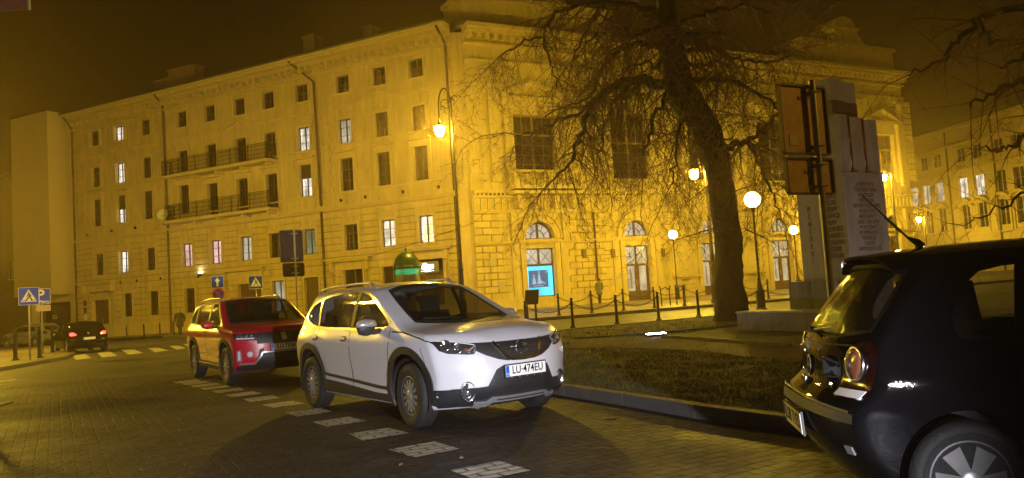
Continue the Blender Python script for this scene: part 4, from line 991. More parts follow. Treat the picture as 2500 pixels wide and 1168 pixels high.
for ax in 'RL':
    g = cw.patch(sideW, ax, .001, 'side_window', K['cglass'], res=.08, skirt=False)
    cw.strip(sideW, .026, ax, .006, 'window_trim', K['chrome'] if ax == 'R' else K['blackp'], g, closed=True)
    cw.strip([(-.12, 1.06), (-.15, 1.48)], .085, ax, .005, 'door_pillar', K['blackp'], g)
    cw.strip([(-1.10, 1.06), (-1.22, 1.42)], .045, ax, .007, 'quarter_pillar', K['chrome'] if ax == 'R' else K['blackp'], g)
    # doors: gaps
    cw.strip([(-.15, 1.05), (-.10, .9), (-.07, .55), (-.06, .32)], .012, ax, .0014, 'door_gap', K['blackt'], body)
    cw.strip([(.90, 1.06), (.93, .9), (.90, .6), (.86, .45)], .012, ax, .0014, 'door_gap', K['blackt'], body)
    cw.strip([(-1.05, 1.05), (-1.12, .98), (-1.14, .86), (-1.0, .78), (-.93, .6), (-.90, .42)], .012, ax, .0014, 'door_gap', K['blackt'], body)
    cw.strip([(.95, 1.02), (1.2, 1.02), (1.6, .955), (1.9, .88)], .014, ax, .0014, 'bonnet_gap', K['blackt'], body)
    cw.strip([(1.62, .86), (1.68, .72), (1.72, .55)], .007, ax, .0012, 'bumper_gap', K['blackt'], body)
    for x in (-.34, -1.2):    # handles with recess
        o = cw.patch(smoothpoly([(x - .02, .90), (x + .15, .90), (x + .15, .965), (x - .02, .965)]), ax, .001, 'handle_recess', K['blackp'], body)
        cw.strip([(x - .05, .94 if x > -1 else .95), (x + .16, .93 if x > -1 else .94)], .028, ax, .03, 'door_handle', K['paintW'], o)
    cw.strip([(-.98, .50), (-.75, .475), (0, .435), (.62, .40), (.84, .395)], .036, ax, .012, 'side_moulding', K['blackp'], body)
    # cladding: sill and arches
    cw.patch([(-.93, .42), (-.5, .40), (.5, .335), (.90, .33), (.90, .245), (-.93, .265)], ax, .012, 'sill_cladding', K['clad'], body)
    for x in (FA, RA):
        path = [(x + .432 * math.cos(a), .40 + .432 * math.sin(a)) for a in [(-.30 + (PI + .6) * i / 26) for i in range(27)]]
        cw.strip(path, .075, ax, .016, 'arch_cladding', K['clad'], body)
for x in (FA, RA):
    for y in (-.78, .78):
        cw.wheel(x, y, .345, .215, .215, 13, K['rimw'], steer=math.radians(-4) if x > 0 else 0)
        cw.well(x, y * 1.0, .40)
g = cw.patch(wsW, 'F', .001, 'windscreen', K['cglassW'], res=.08, skirt=False)
cw.strip(wsW, .035, 'F', .004, 'screen_seal', K['blackp'], g, closed=True)
rg = cw.patch(smoothpoly([(-.56, 1.12), (.56, 1.12), (.5, 1.38), (-.5, 1.38)]), 'B', .004, 'rear_window', K['cglassO'])
# front: grille, V badge frame, lights, lower intake, fogs, skid plate, plate
gr = smoothpoly([(-.60, .885), (-.2, .873), (.2, .873), (.60, .885), (.45, .765), (.25, .685), (0, .665), (-.25, .685), (-.45, .765)], 1)
for ax in 'RL': cw.patch([(1.74, .43), (2.14, .43), (2.08, .25), (1.76, .24)], ax, .009, 'bumper_corner', K['clad'], body)
o = cw.patch(gr, 'F', .004, 'grille', K['blackp'], body)
for k in range(4):
    z = .73 + .035 * k; cw.strip([(-.22 - .09 * k, z), (.22 + .09 * k, z)], .012, 'F', .008, 'grille_bar', K['clad'], o)
for s in (-1, 1):
    cw.strip([(s * .31, .87), (s * .20, .715), (s * .15, .692), (0, .685)], .036, 'F', .016, 'v_trim', K['chrome'], o)
p, n = cw.cast(0, .80, 'F')
bd = MB(Matrix.Translation(p + V((.014, 0, 0))) @ Matrix.Rotation(PI / 2, 4, 'Y')); bd.lathe([(.075, -.01), (.078, .006), (.07, .012), (.058, .008), (.056, -.01)], n=24); bd.cbox((0, 0, .012), (.026, .17, .012)); b_ = bd.build('badge', K['chrome'], o)
for s, ax in ((-1, 'R'), (1, 'L')):
    hp = smoothpoly([(s * .53, .765), (s * .80, .80), (s * .845, .93), (s * .70, .915), (s * .46, .865), (s * .50, .80)], 1)
    if s > 0: hp = hp[::-1]
    h_ = cw.patch(hp, 'F', .006, 'headlamp', K['blackp'], res=.04)
    cw.strip([(s * .52, .79), (s * .49, .855), (s * .58, .80), (s * .56, .79)], .016, 'F', .012, 'running_light', K['silver'], h_)
    for yy, zz, rr in ((.745, .872, .05), (.655, .84, .046)):
        q, n = cw.cast(s * yy, zz, 'F'); M4 = Matrix.Translation(q - n * .012) @ n.to_track_quat('Z', 'Y').to_matrix().to_4x4()
        MB(M4).lathe([(rr + .012, .018), (rr + .01, .026), (rr, .024), (rr - .008, .012), (rr * .6, .014), (.002, .024)], n=20).build('projector_lens', K['lensin'], h_, smooth=True)
    cw.patch(smoothpoly([(s * .555, .80), (s * .60, .80), (s * .60, .835), (s * .56, .83)][::s]), 'F', .010, 'indicator', K['orangelens'], h_)
    cw.strip([(s * .50, .862), (s * .70, .91), (s * .84, .925)], .006, 'F', .010, 'lamp_edge', K['lens'], h_)
    q, n = cw.cast(s * .60, .40, 'F'); M4 = Matrix.Translation(q - n * .01) @ (n + V((.9, 0, 0))).normalized().to_track_quat('Z', 'Y').to_matrix().to_4x4() @ Matrix.Diagonal((1, 1.35, 1, 1))
    fg = MB(M4).lathe([(.078, 0), (.078, .026), (.073, .03), (.068, .026), (.064, .0)], n=24).build('fog_lamp_ring', K['chrome'], body, smooth=True)
    MB(M4).lathe([(.062, .0), (.06, .012), (.002, .014)], n=20).build('fog_lamp_bowl', K['blackp'], fg)
    MB(M4 @ Matrix.Translation((0, s * .014, .012))).lathe([(.036, 0), (.034, .01), (.02, .018), (.002, .02)], n=18).build('fog_lamp_lens', K['lensin'], fg, smooth=True)
    for zz in (.55,):
        q, n = cw.cast(s * .45, zz, 'F'); MB(Matrix.Translation(q) @ n.to_track_quat('Z', 'Y').to_matrix().to_4x4()).lathe([(.010, 0), (.010, .003), (.001, .004)], n=12).build('parking_sensor', K['paintW'], body)
    # mirrors
    ym = s * .97
    mr = MB(); mr.lathe([(.02, -.10), (.075, -.07), (.095, 0), (.085, .06), (.03, .09)], n=14)
    me = MB(Matrix.Translation((.62, s * 1.0, 1.075)) @ Matrix.Diagonal((.62, 1.25, .9, 1))).lathe([(.02, -.10), (.075, -.075), (.095, 0), (.085, .06), (.03, .09)], n=16).build('wing_mirror', K['blackp'], cw.root, smooth=True)
    MB(Matrix.Translation((.64, s * 1.0, 1.12)) @ Matrix.Diagonal((.62, 1.25, .6, 1))).lathe([(.102, -.05), (.1, 0), (.085, .06), (.03, .09), (.002, .095)], n=16).build('mirror_cap', K['silver'], me, smooth=True)
    MB().tube([(.66, s * .80, 1.04), (.64, s * .93, 1.02)], [.035, .03], 8).build('mirror_arm', K['blackp'], me)
    # roof rail and tail lamp
    pts = []
    for k in range(13):
        x = -1.75 + 1.75 * k / 12 * 1.05; q, n = cw.cast(x, s * .56, 'T'); pts.append(q + V((0, 0, .05 if 0 < k < 12 else -.005)))
    MB().tube(pts, .017, 6).build('roof_rail', K['silver'], cw.root, smooth=True)
    tp = smoothpoly([(-1.80, .96), (-2.12, .93), (-2.12, 1.06), (-1.98, 1.09), (-1.84, 1.03)], 1); cw.patch(tp if s > 0 else tp, ax, .012, 'tail_lamp', K['redlens'], res=.04)
cl = cw.patch([(-.70, .245), (-.72, .34), (-.74, .435), (-.50, .435), (-.42, .44), (-.33, .60), (-.27, .63), (.27, .63), (.33, .60), (.42, .44), (.50, .435), (.74, .435), (.72, .34), (.70, .245), (.3, .235), (-.3, .235)], 'F', .008, 'bumper_cladding', K['clad'], body, res=.05)
li = cw.patch(smoothpoly([(-.40, .40), (-.31, .54), (.31, .54), (.40, .40), (.32, .37), (-.32, .37)], 1), 'F', .011, 'lower_intake', K['blackp'], body)
for z in (.41, .45, .49): cw.strip([(-.34 + (z - .41) * .4, z), (.34 - (z - .41) * .4, z)], .010, 'F', .018, 'intake_bar', K['clad'], li)
for k in range(10):
    y = -.22 + .049 * k; cw.strip([(y, .50), (y, .53)], .018, 'F', .016, 'intake_slot', K['silver'], li) if k % 2 else None
sk_ = cw.strip([(-.52, .262), (-.40, .262), (-.34, .30), (.34, .30), (.40, .262), (.52, .262)], .045, 'F', .026, 'skid_trim', K['silver'], body)
cw.strip([(-.30, .302), (.30, .302)], .012, 'F', .028, 'skid_slot', K['blackp'], sk_)
cw.plate(.0, .575, 'F', 'LU·474EU', off=.02)
interior(cw, (-.15, -1.0), 1.2, .6)
d_ = MB().prism([(1.15, 1.0), (.55, .98), (.5, .8), (1.15, .7)], -.7, .7).build('dashboard', K['blackp'], cw.root)
MB(Matrix.Translation((.42, .36, .98)) @ Matrix.Rotation(math.radians(-62), 4, 'Y')).lathe([(.185, -.012), (.185, .012), (.165, .012), (.165, -.012), (.185, -.012)], n=28).cbox((0, 0, 0), (.34, .05, .02)).cbox((0, 0, 0), (.09, .12, .05)).build('steering_wheel', K['blackp'], cw.root)
MB().cbox((.9, -.42, 1.005), (.10, .16, .004)).build('paper_slip', K['platew'], cw.root)
for y in (-.1, .55):
    q0, _ = cw.cast(y, 1.12, 'F'); q1, _ = cw.cast(y - .42, 1.14, 'F'); MB().tube([q0 + V((.01, 0, 0)), q1 + V((.015, 0, .01))], [.012, .006], 5).build('wiper', K['blackp'], cw.root)
q, _ = cw.cast(-1.55, 0, 'T'); MB().prism([(q.x + .08, q.z - .01), (q.x - .07, q.z - .01), (q.x - .07, q.z + .05)], -.015, .015).build('roof_aerial', K['blackp'], cw.root)
# ---- red SUV
PR = dict(xf=2.02, xr=-2.12, wr=.345, smooth=3, corner=.26, cf=.22, cr=.2,
    top=[(-2.12, 1.35), (-2.0, 1.50), (-1.5, 1.575), (-.8, 1.605), (-.1, 1.60), (.2, 1.57), (.42, 1.47), (.75, 1.27), (1.02, 1.12), (1.15, 1.09), (1.5, 1.06), (1.8, 1.02), (1.93, .96), (2.0, .88)],
    crown=[(-2.1, .06), (0, .06), (.9, .06), (1.1, .04), (1.9, .05)],
    bot=[(-2.1, .36), (-1.9, .27), (1.6, .24), (2.0, .27)],
    front=[(.24, 1.9), (.35, 1.97), (.5, 2.02), (.75, 2.02), (.95, 1.98), (1.0, 1.93), (1.1, 1.92), (1.6, 1.92)],
    rear=[(.25, -2.0), (.4, -2.1), (.7, -2.12), (1.0, -2.1), (1.1, -2.06), (1.4, -1.96), (1.6, -1.9)],
    wid=[(-2.2, .82), (-1.9, .86), (-1.2, .885), (0, .87), (1.2, .887), (1.7, .87), (2.05, .82)],
    prof=[(.24, .94), (.35, .965), (.5, .965), (.7, .985), (.85, 1.0), (.95, .99), (1.02, .955), (1.08, .92), (1.3, .85), (1.5, .76), (1.58, .70), (1.62, .66)])
hR = math.atan2(-.825, .565)
cr_ = Car(PR, 'red_suv', 'red compact crossover parked behind the white car and partly hidden by it', (-5.35, 15.93, 0), hR, K['paintR'], step=.035)
FA = 1.25; RA = -1.25
sideR = [(-1.62, 1.12), (-1.75, 1.25), (-1.5, 1.43), (-1.0, 1.50), (-.1, 1.515), (.2, 1.49), (.45, 1.36), (.76, 1.15), (.78, 1.07), (-.4, 1.06)]
wsR = [(-.66, 1.115), (.66, 1.115), (.6, 1.38), (.56, 1.515), (0, 1.545), (-.56, 1.515), (-.6, 1.38)]
for x in (FA, RA):
    for ax in 'RL': cr_.cut(circle(x, .40, .39, 36), ax)
for ax in 'RL': cr_.cut(sideR, ax)
cr_.cut(wsR, 'F'); cr_.finish(); body = cr_.body
for ax in 'RL':
    g = cr_.patch(sideR, ax, .001, 'side_window', K['cglass'], res=.1, skirt=False); cr_.strip(sideR, .03, ax, .005, 'window_trim', K['blackp'], g, closed=True)
    cr_.strip([(-.2, 1.06), (-.22, 1.50)], .09, ax, .006, 'door_pillar', K['blackp'], g); cr_.strip([(-1.2, 1.08), (-1.28, 1.46)], .05, ax, .006, 'quarter_pillar', K['blackp'], g)
    for pth in ([(-.2, 1.05), (-.18, .4)], [(.8, 1.06), (.80, .5)], [(-1.1, 1.05), (-1.05, .8), (-.9, .5)], [(.85, 1.04), (1.8, .98)]): cr_.strip(pth, .009, ax, .0012, 'door_gap', K['blackt'], body)
    for x in (-.42, -1.25): cr_.strip([(x, .97), (x + .2, .97)], .03, ax, .03, 'door_handle', K['paintR'], body)
    cr_.patch([(-.85, .40), (.85, .38), (.85, .26), (-.85, .28)], ax, .012, 'sill_cladding', K['clad'], body); cr_.strip([(-.8, .36), (.8, .345)], .022, ax, .022, 'sill_trim', K['silver'], body)
    cr_.strip([(-.75, .55), (.75, .50)], .03, ax, .014, 'side_moulding', K['silver'], body)
    for x in (FA, RA): cr_.strip([(x + .425 * math.cos(a), .40 + .425 * math.sin(a)) for a in [(-.3 + (PI + .6) * i / 22) for i in range(23)]], .07, ax, .014, 'arch_cladding', K['clad'], body)
for x in (FA, RA):
    for y in (-.765, .765): cr_.wheel(x, y, .345, .215, .225, 10, K['rimd']); cr_.well(x, y, .39)
g = cr_.patch(wsR, 'F', .001, 'windscreen', K['cglassW'], res=.1, skirt=False); cr_.strip(wsR, .04, 'F', .004, 'screen_seal', K['blackp'], g, closed=True)
o = cr_.patch([(-.50, .93), (.50, .93), (.48, .74), (-.48, .74)], 'F', .006, 'grille', K['blackp'], body)
for k in range(5):
    y = -.36 + .18 * k; cr_.strip([(y, .76), (y, .91)], .06, 'F', .012, 'grille_slat', K['clad'], o)
p, n = cr_.cast(0, .84, 'F')
text_obj('S', .17, .006, 'badge', K['chrome'], o, Matrix.Translation(p + V((.02, 0, 0))) @ Matrix(((0, 0, 1, 0), (1, 0, 0, 0), (0, 1, 0, 0), (0, 0, 0, 1))), bold=.01, sx=1.1, shear=-.3)
cr_.strip([(-.47, .745), (.47, .745)], .02, 'F', .014, 'grille_trim', K['clad'], o)
for s, ax in ((-1, 'R'), (1, 'L')):
    hp = [(s * .49, .80), (s * .82, .82), (s * .85, .93), (s * .50, .93)]; hp = hp if s > 0 else hp[::-1]
    h_ = cr_.patch(hp, 'F', .008, 'headlamp', K['blackp'], res=.05)
    for yy in (.57, .65, .73, .79):
        q, n = cr_.cast(s * yy, .895, 'F'); MB(Matrix.Translation(q) @ n.to_track_quat('Z', 'Y').to_matrix().to_4x4()).lathe([(.032, 0), (.032, .014), (.02, .012), (.002, .02)], n=12).build('projector_lens', K['lensin'], h_, smooth=True)
    cr_.strip([(s * .52, .835), (s * .80, .845)], .022, 'F', .014, 'running_light', K['lens'], h_)
    fr2 = cr_.patch([(s * .72, .44), (s * .80, .44), (s * .80, .63), (s * .74, .65)][::s], 'F', .01, 'air_vent', K['silver'], body)
    cr_.patch([(s * .745, .465), (s * .78, .465), (s * .78, .61), (s * .75, .625)][::s], 'F', .013, 'vent_slot', K['lens'], fr2)
    q, n = cr_.cast(s * .60, .56, 'F'); fg = MB(Matrix.Translation(q) @ n.to_track_quat('Z', 'Y').to_matrix().to_4x4()).lathe([(.05, 0), (.05, .012), (.036, .01), (.03, .016), (.002, .02)], n=16).build('fog_lamp', K['lens'], body, smooth=True)
    cr_.strip([(s * .76, .40), (s * .52, .39), (s * .42, .52), (s * .40, .57)], .026, 'F', .016, 'chin_trim', K['silver'], body)
    cr_.patch([(s * .50, .40), (s * .42, .40), (s * .36, .66), (s * .44, .64)][::-s], 'F', .006, 'intake_corner', K['clad'], body)
    me = MB(Matrix.Translation((.58, s * .99, 1.10)) @ Matrix.Diagonal((.6, 1.3, .9, 1))).lathe([(.02, -.09), (.08, -.06), (.095, 0), (.08, .07), (.02, .09)], n=14).build('wing_mirror', K['paintR'], cr_.root, smooth=True)
    MB().tube([(.62, s * .82, 1.06), (.6, s * .93, 1.05)], .03, 6).build('mirror_arm', K['blackp'], me)
    pts = []
    for k in range(10): q, n = cr_.cast(-1.7 + 1.75 * k / 9, s * .57, 'T'); pts.append(q + V((0, 0, .05 if 0 < k < 9 else 0)))
    MB().tube(pts, .018, 6).build('roof_rail', K['silver'], cr_.root, smooth=True)
    cr_.patch([(-1.85, .95), (-2.08, .95), (-2.08, 1.06), (-1.85, 1.08)], ax, .01, 'tail_lamp', K['redlens'])
cl = cr_.patch([(-.8, .27), (-.8, .36), (-.5, .38), (-.40, .57), (.40, .57), (.5, .38), (.8, .36), (.8, .27)], 'F', .008, 'bumper_cladding', K['clad'], body)
cr_.strip([(-.40, .58), (.40, .58)], .02, 'F', .016, 'bumper_trim', K['silver'], body)
cr_.plate(0, .66, 'F', 'LU·755K', off=.025)
interior(cr_, (-.15, -1.0), 1.25, .6)
MB().prism([(1.0, 1.03), (.5, 1.0), (.45, .8), (1.0, .7)], -.7, .7).build('dashboard', K['blackp'], cr_.root)
# ---- black hatchback, seen from behind on the right
PK = dict(xf=1.95, xr=-1.92, wr=.29, smooth=3, corner=.2, cf=.3, cr=.17,
    top=[(-1.92, 1.3), (-1.6, 1.395), (-1.4, 1.425), (-1.0, 1.455), (-.4, 1.465), (.1, 1.44), (.4, 1.33), (.75, 1.13), (.98, .99), (1.2, .95), (1.6, .87), (1.8, .79), (1.95, .65)],
    crown=[(-1.87, .05), (0, .06), (.9, .05), (1.9, .08)],
    bot=[(-1.87, .27), (-1.6, .21), (1.6, .2), (1.95, .24)],
    front=[(.2, 1.85), (.4, 1.93), (.55, 1.95), (.7, 1.9), (.8, 1.8), (1.5, 1.75)],
    rear=[(.22, -1.70), (.32, -1.79), (.45, -1.89), (.58, -1.92), (.66, -1.90), (.70, -1.83), (.75, -1.80), (.88, -1.79), (.96, -1.76), (1.05, -1.70), (1.2, -1.585), (1.35, -1.45), (1.42, -1.39), (1.5, -1.36)],
    wid=[(-1.9, .765), (-1.6, .80), (-1.2, .822), (0, .825), (1.2, .825), (1.95, .76)],
    prof=[(.2, .95), (.35, .985), (.55, .992), (.62, 1.0), (.75, 1.0), (.85, .985), (.93, .955), (1.0, .93), (1.2, .85), (1.35, .78), (1.43, .72), (1.48, .68)])
AK = math.radians(-9)
fk = V((math.cos(AK), math.sin(AK), 0)); lk = V((-fk.y, fk.x, 0))
rw = at(2372, 1166, 4.0); rw.z = 0
RA, FA = -1.235, 1.23
kc = rw + fk * 1.235 + lk * .80
ck = Car(PK, 'black_hatchback', 'black small hatchback seen from behind at the right edge, number plate low on its bumper', (kc.x, kc.y, 0), AK, K['paintK'], step=.03)
sideK = smoothpoly([(-1.12, .97), (-1.22, .99), (-1.22, 1.10), (-1.10, 1.30), (-.9, 1.34), (-.1, 1.36), (.15, 1.33), (.4, 1.2), (.72, .99), (.7, .95), (-.5, .955)], 1)
rwK = smoothpoly([(-.64, .99), (.64, .99), (.62, 1.15), (.54, 1.355), (-.54, 1.355), (-.62, 1.15)], 1)
wsK = [(-.58, 1.0), (.58, 1.0), (.52, 1.25), (.48, 1.35), (0, 1.39), (-.48, 1.35), (-.52, 1.25)]
for x in (FA, RA):
    for ax in 'RL': ck.cut(circle(x, .30, .335, 36), ax)
for ax in 'RL': ck.cut(sideK, ax)
ck.cut(rwK, 'B'); ck.cut(wsK, 'F'); ck.finish(); body = ck.body
K['cglassK'] = mat('clear_car_glass', (.01, .012, .01), .03); K['cglassK'].node_tree.nodes['Principled BSDF'].inputs['Alpha'].default_value = .35
K['cglassR'] = drops('rear_wet_glass', (.012, .012, .010), .07, 140, strength=.25, alpha=.75)
for ax in 'RL':
    g = ck.patch(sideK, ax, .001, 'side_window', K['cglassK'], res=.1, skirt=False); ck.strip(sideK, .026, ax, .005, 'window_seal', K['blackt'], g, closed=True)
    ck.strip([(-.25, .96), (-.27, 1.36)], .08, ax, .004, 'door_pillar', K['blackp'], g)
    for pth in ([(-.25, .95), (-.25, .3)], [(.9, .95), (.88, .35)], [(-.95, .95), (-.98, .7), (-.85, .5)]): ck.strip(pth, .007, ax, .0012, 'door_gap', K['blackt'], body)
    ck.strip([(-.85, .62), (.85, .60)], .05, ax, .014, 'side_moulding', K['blackp'], body)
    for x in (-.45,): ck.strip([(x, .86), (x + .2, .86)], .03, ax, .03, 'door_handle', K['blackp'], body)
for x in (FA, RA):
    for y in (-.725, .725): ck.wheel(x, y, .29, .185, .205, 6, K['rimk'], kind='cover'); ck.well(x, y, .345)
g = ck.patch(rwK, 'B', .001, 'rear_window', K['cglassR'], res=.08, skirt=False); ck.strip(rwK, .02, 'B', .004, 'window_seal', K['blackt'], g, closed=True)
ck.patch(wsK, 'F', .001, 'windscreen', K['cglassK'], res=.1, skirt=False)
ck.strip([(-.62, .95), (0, .935), (.62, .95)], .008, 'B', .0012, 'tailgate_gap', K['blackt'], body)
for s in (-1, 1):
    ck.strip([(s * .62, .95), (s * .54, .84), (s * .51, .70)], .007, 'B', .0012, 'tailgate_gap', K['blackt'], body)
    lp = smoothpoly([(s * .525, .685), (s * .73, .685), (s * .765, .75), (s * .765, .90), (s * .72, .975), (s * .60, .97), (s * .545, .90)][::s], 1)
    t_ = ck.patch(lp, 'B', .008, 'tail_lamp', K['redlens'], res=.05)
    ck.patch([(s * .53, .69), (s * .735, .69), (s * .745, .728), (s * .535, .728)][::s], 'B', .012, 'reversing_lens', K['lens'], t_, res=.03)
    q, n = ck.cast(s * .635, .86, 'B'); n = (n + V((-.5, 0, 0))).normalized(); M4 = Matrix.Translation(q + n * .004) @ n.to_track_quat('Z', 'Y').to_matrix().to_4x4()
    MB(M4).lathe([(.092, -.01), (.092, .008), (.085, .014), (.078, .010)], n=28).build('lamp_ring', K['chrome'], t_, smooth=True)
    MB(M4).lathe([(.082, 0), (.08, .014), (.05, .024), (.002, .028)], n=28).build('round_lens', K['orangelens'], t_, smooth=True)
    q, n = ck.cast(s * .66, .43, 'B'); MB(Matrix.Translation(q) @ n.to_track_quat('Z', 'Y').to_matrix().to_4x4()).cbox((0, 0, .002), (.06, .045, .01)).build('reflector', K['redlens'] if s > 0 else K['silver'], body)
q, n = ck.cast(0, .80, 'B'); M4 = Matrix.Translation(q + n * .004) @ n.to_track_quat('Z', 'Y').to_matrix().to_4x4()
m = MB(M4); m.lathe([(.06, 0), (.06, .008), (.05, .010), (.05, 0)], n=24)
for a, b in (((-.045, .03), (-.012, -.042)), ((-.012, -.042), (0, -.005)), ((0, -.005), (.012, -.042)), ((.012, -.042), (.045, .03)), ((-.022, .045), (0, .005)), ((0, .005), (.022, .045))):
    m.tube([(a[1], a[0], .006), (b[1], b[0], .006)], .005, 4)
m.build('badge', K['chrome'], body)
MB(Matrix.Translation(ck.cast(0, .72, 'B')[0])).cbox((-.01, 0, 0), (.03, .12, .035)).build('boot_handle', K['chrome'], body)
q, n = ck.cast(-.42, .73, 'B'); text_obj('1.2', .055, .002, 'badge', K['chrome'], body, Matrix.Translation(q + n * .004) @ Matrix(((0, 0, -1, 0), (-1, 0, 0, 0), (0, 1, 0, 0), (0, 0, 0, 1))), bold=.002)
ck.strip([(-.76, .60), (-.4, .615), (0, .62), (.4, .615), (.76, .60)], .045, 'B', .02, 'bumper_strip', K['clad'], body)
ck.strip([(-.74, .628), (-.4, .645), (0, .65), (.4, .645), (.74, .628)], .006, 'B', .024, 'bumper_chrome', K['clad'], body)
ck.plate(0, .50, 'B', 'LUB 71935', off=.014)
q, n = ck.cast(0, 1.0, 'B'); wi = MB().tube([q + V((-.03, .0, .0)), q + V((-.02, -.2, .02)), q + V((.0, -.36, .035))], [.014, .010, .006], 6).build('rear_wiper', K['blackp'], ck.root)
MB().lathe([(.03, 0), (.03, .03), (.01, .035)], tuple(q + V((-.03, 0, -.01))), 10).build('wiper_hub', K['blackp'], wi)
m = MB(); vs = []
for k in range(13):
    yy = -.56 + k * 1.12 / 12; xe = .05 * (abs(yy) / .56) ** 3; q, n = ck.cast(-1.34, yy, 'T')
    vs += [(-1.30, yy, q.z + .004), (-1.485 + xe, yy, q.z - .010), (-1.48 + xe, yy, q.z - .026), (-1.36, yy, q.z - .045)]
m.add(vs, [(a * 4 + i, a * 4 + (i + 1) % 4, a * 4 + 4 + (i + 1) % 4, a * 4 + 4 + i) for a in range(12) for i in range(4)] + [(0, 1, 2, 3), (48, 49, 50, 51)])
m.build('roof_spoiler', K['paintK'], ck.root, auto=.9)
q, n = ck.cast(-1.10, 0, 'T'); ae = MB().tube([q, q + V((-.02, 0, .03)), q + V((-.07, 0, .06))], [.035, .022, .008], 8).tube([q + V((-.07, 0, .06)), q + V((-.31, 0, .33))], [.007, .004], 6).tube([q + V((-.10, 0, .093)), q + V((-.19, 0, .192))], .008, 6).build('roof_aerial', K['blackp'], ck.root)
interior(ck, (-.1, -.95), 1.05, .5); ck.root.scale = (1, 1, 1.035)
# ---- far cars
def farcar(P, name, label, loc, rz, paint, plate, lamp, group, tail='hatch'):
    c = Car(P, name, label, loc, rz, paint, group, step=.07)
    for x in (1.25, -1.25):
        for ax in 'RL': c.cut(circle(x, .34, .37, 24), ax)
    c.finish(); zb = .97
    for ax in 'RL':
        g = c.patch([(-1.3, zb + .04), (-1.15, 1.27), (-.1, 1.33), (.25, 1.28), (.75, zb + .02), (.5, zb)], ax, .004, 'side_window', K['cglassO'], res=.15)
        c.strip([(-.2, zb), (-.22, 1.32)], .07, ax, .006, 'door_pillar', K['blackp'], g)
        c.strip([(-.2, .95), (-.2, .35)], .012, ax, .002, 'door_gap', K['blackt'], c.body)
    for x in (1.25, -1.25):
        for y in (-.74, .74): c.wheel(x, y, .31, .19, .2, 5, K['rimd']); c.well(x, y, .36)
    c.patch(smoothpoly([(-.55, 1.02), (.55, 1.02), (.47, 1.30), (-.47, 1.30)], 1), 'B', .005, 'rear_window', K['cglassO'], res=.1)
    c.patch([(-.55, 1.02), (.55, 1.02), (.5, 1.33), (-.5, 1.33)], 'F', .005, 'windscreen', K['cglassO'], res=.1)
    for s in (-1, 1):
        c.patch(smoothpoly([(s * .45, .84), (s * .74, .80), (s * .77, .95), (s * .62, .97)][::s], 1), 'B', .01, 'tail_lamp', lamp, res=.08)
        c.patch([(s * .5, .68), (s * .75, .70), (s * .74, .82), (s * .55, .78)][::s], 'F', .01, 'headlamp', K['lens'], res=.1)
        MB(Matrix.Translation((.55, s * .93, 1.0)) @ Matrix.Diagonal((.6, 1.2, .8, 1))).lathe([(.02, -.09), (.09, -.03), (.08, .07), (.02, .09)], n=10).build('wing_mirror', K['blackp'], c.root, smooth=True)
    c.plate(0, .66, 'B', plate, off=.02)
    c.patch([(-.6, .26), (.6, .26), (.66, .42), (-.66, .42)], 'B', .01, 'bumper_cladding', K['clad'], c.body, res=.15)
    c.patch([(-.5, .3), (.5, .3), (.5, .48), (-.5, .48)], 'F', .01, 'grille', K['blackp'], c.body, res=.15)
    q, n = c.cast(0, .88, 'B'); MB(Matrix.Translation(q)).cbox((0, 0, 0), (.03, .09, .07)).build('badge', K['chrome'], c.body)
    return c
PF = dict(PK); PF['wid'] = [(a, b * 1.06) for a, b in PK['wid']]
p = gat(240, 860); h = math.radians(131)
farcar(PF, 'dark_hatchback', 'dark hatchback with glowing red tail lamps driving off beside the zebra crossing', (p.x - .4 + 1.87 * math.cos(h), p.y + 1.87 * math.sin(h), p.z), h, K['paintK'], '', K['redlit'], None)
PG = dict(PK); PG['wid'] = PF['wid']; PG['rear'] = [(a, b - .25) for a, b in PK['rear']]; PG['xr'] = -2.12
PG['top'] = [(-2.12, 1.2), (-2.0, 1.42), (-1.7, 1.47), (-.8, 1.5), (0, 1.48), (.3, 1.38), (.75, 1.15), (.98, 1.0), (1.2, .96), (1.6, .88), (1.8, .8), (1.95, .65)]
p = gat(100, 850); h = math.radians(162)
farcar(PG, 'grey_estate', 'silver grey estate car parked side on at the far left behind the chained bollards', (p.x + 2.0 * math.cos(h), p.y + 2.0 * math.sin(h) + 1.5, p.z + .1), h, K['paintG'], '', K['redlens'], None)
p = gat(108, 838); h = math.radians(150)
farcar(PG, 'dark_estate', 'black estate car parked just behind the silver grey one near the shop window', (p.x + 2.1 * math.cos(h) + .6, p.y + 2.1 * math.sin(h) + 3, p.z + .1), h, K['paintK'], '', K['redlens'], None)
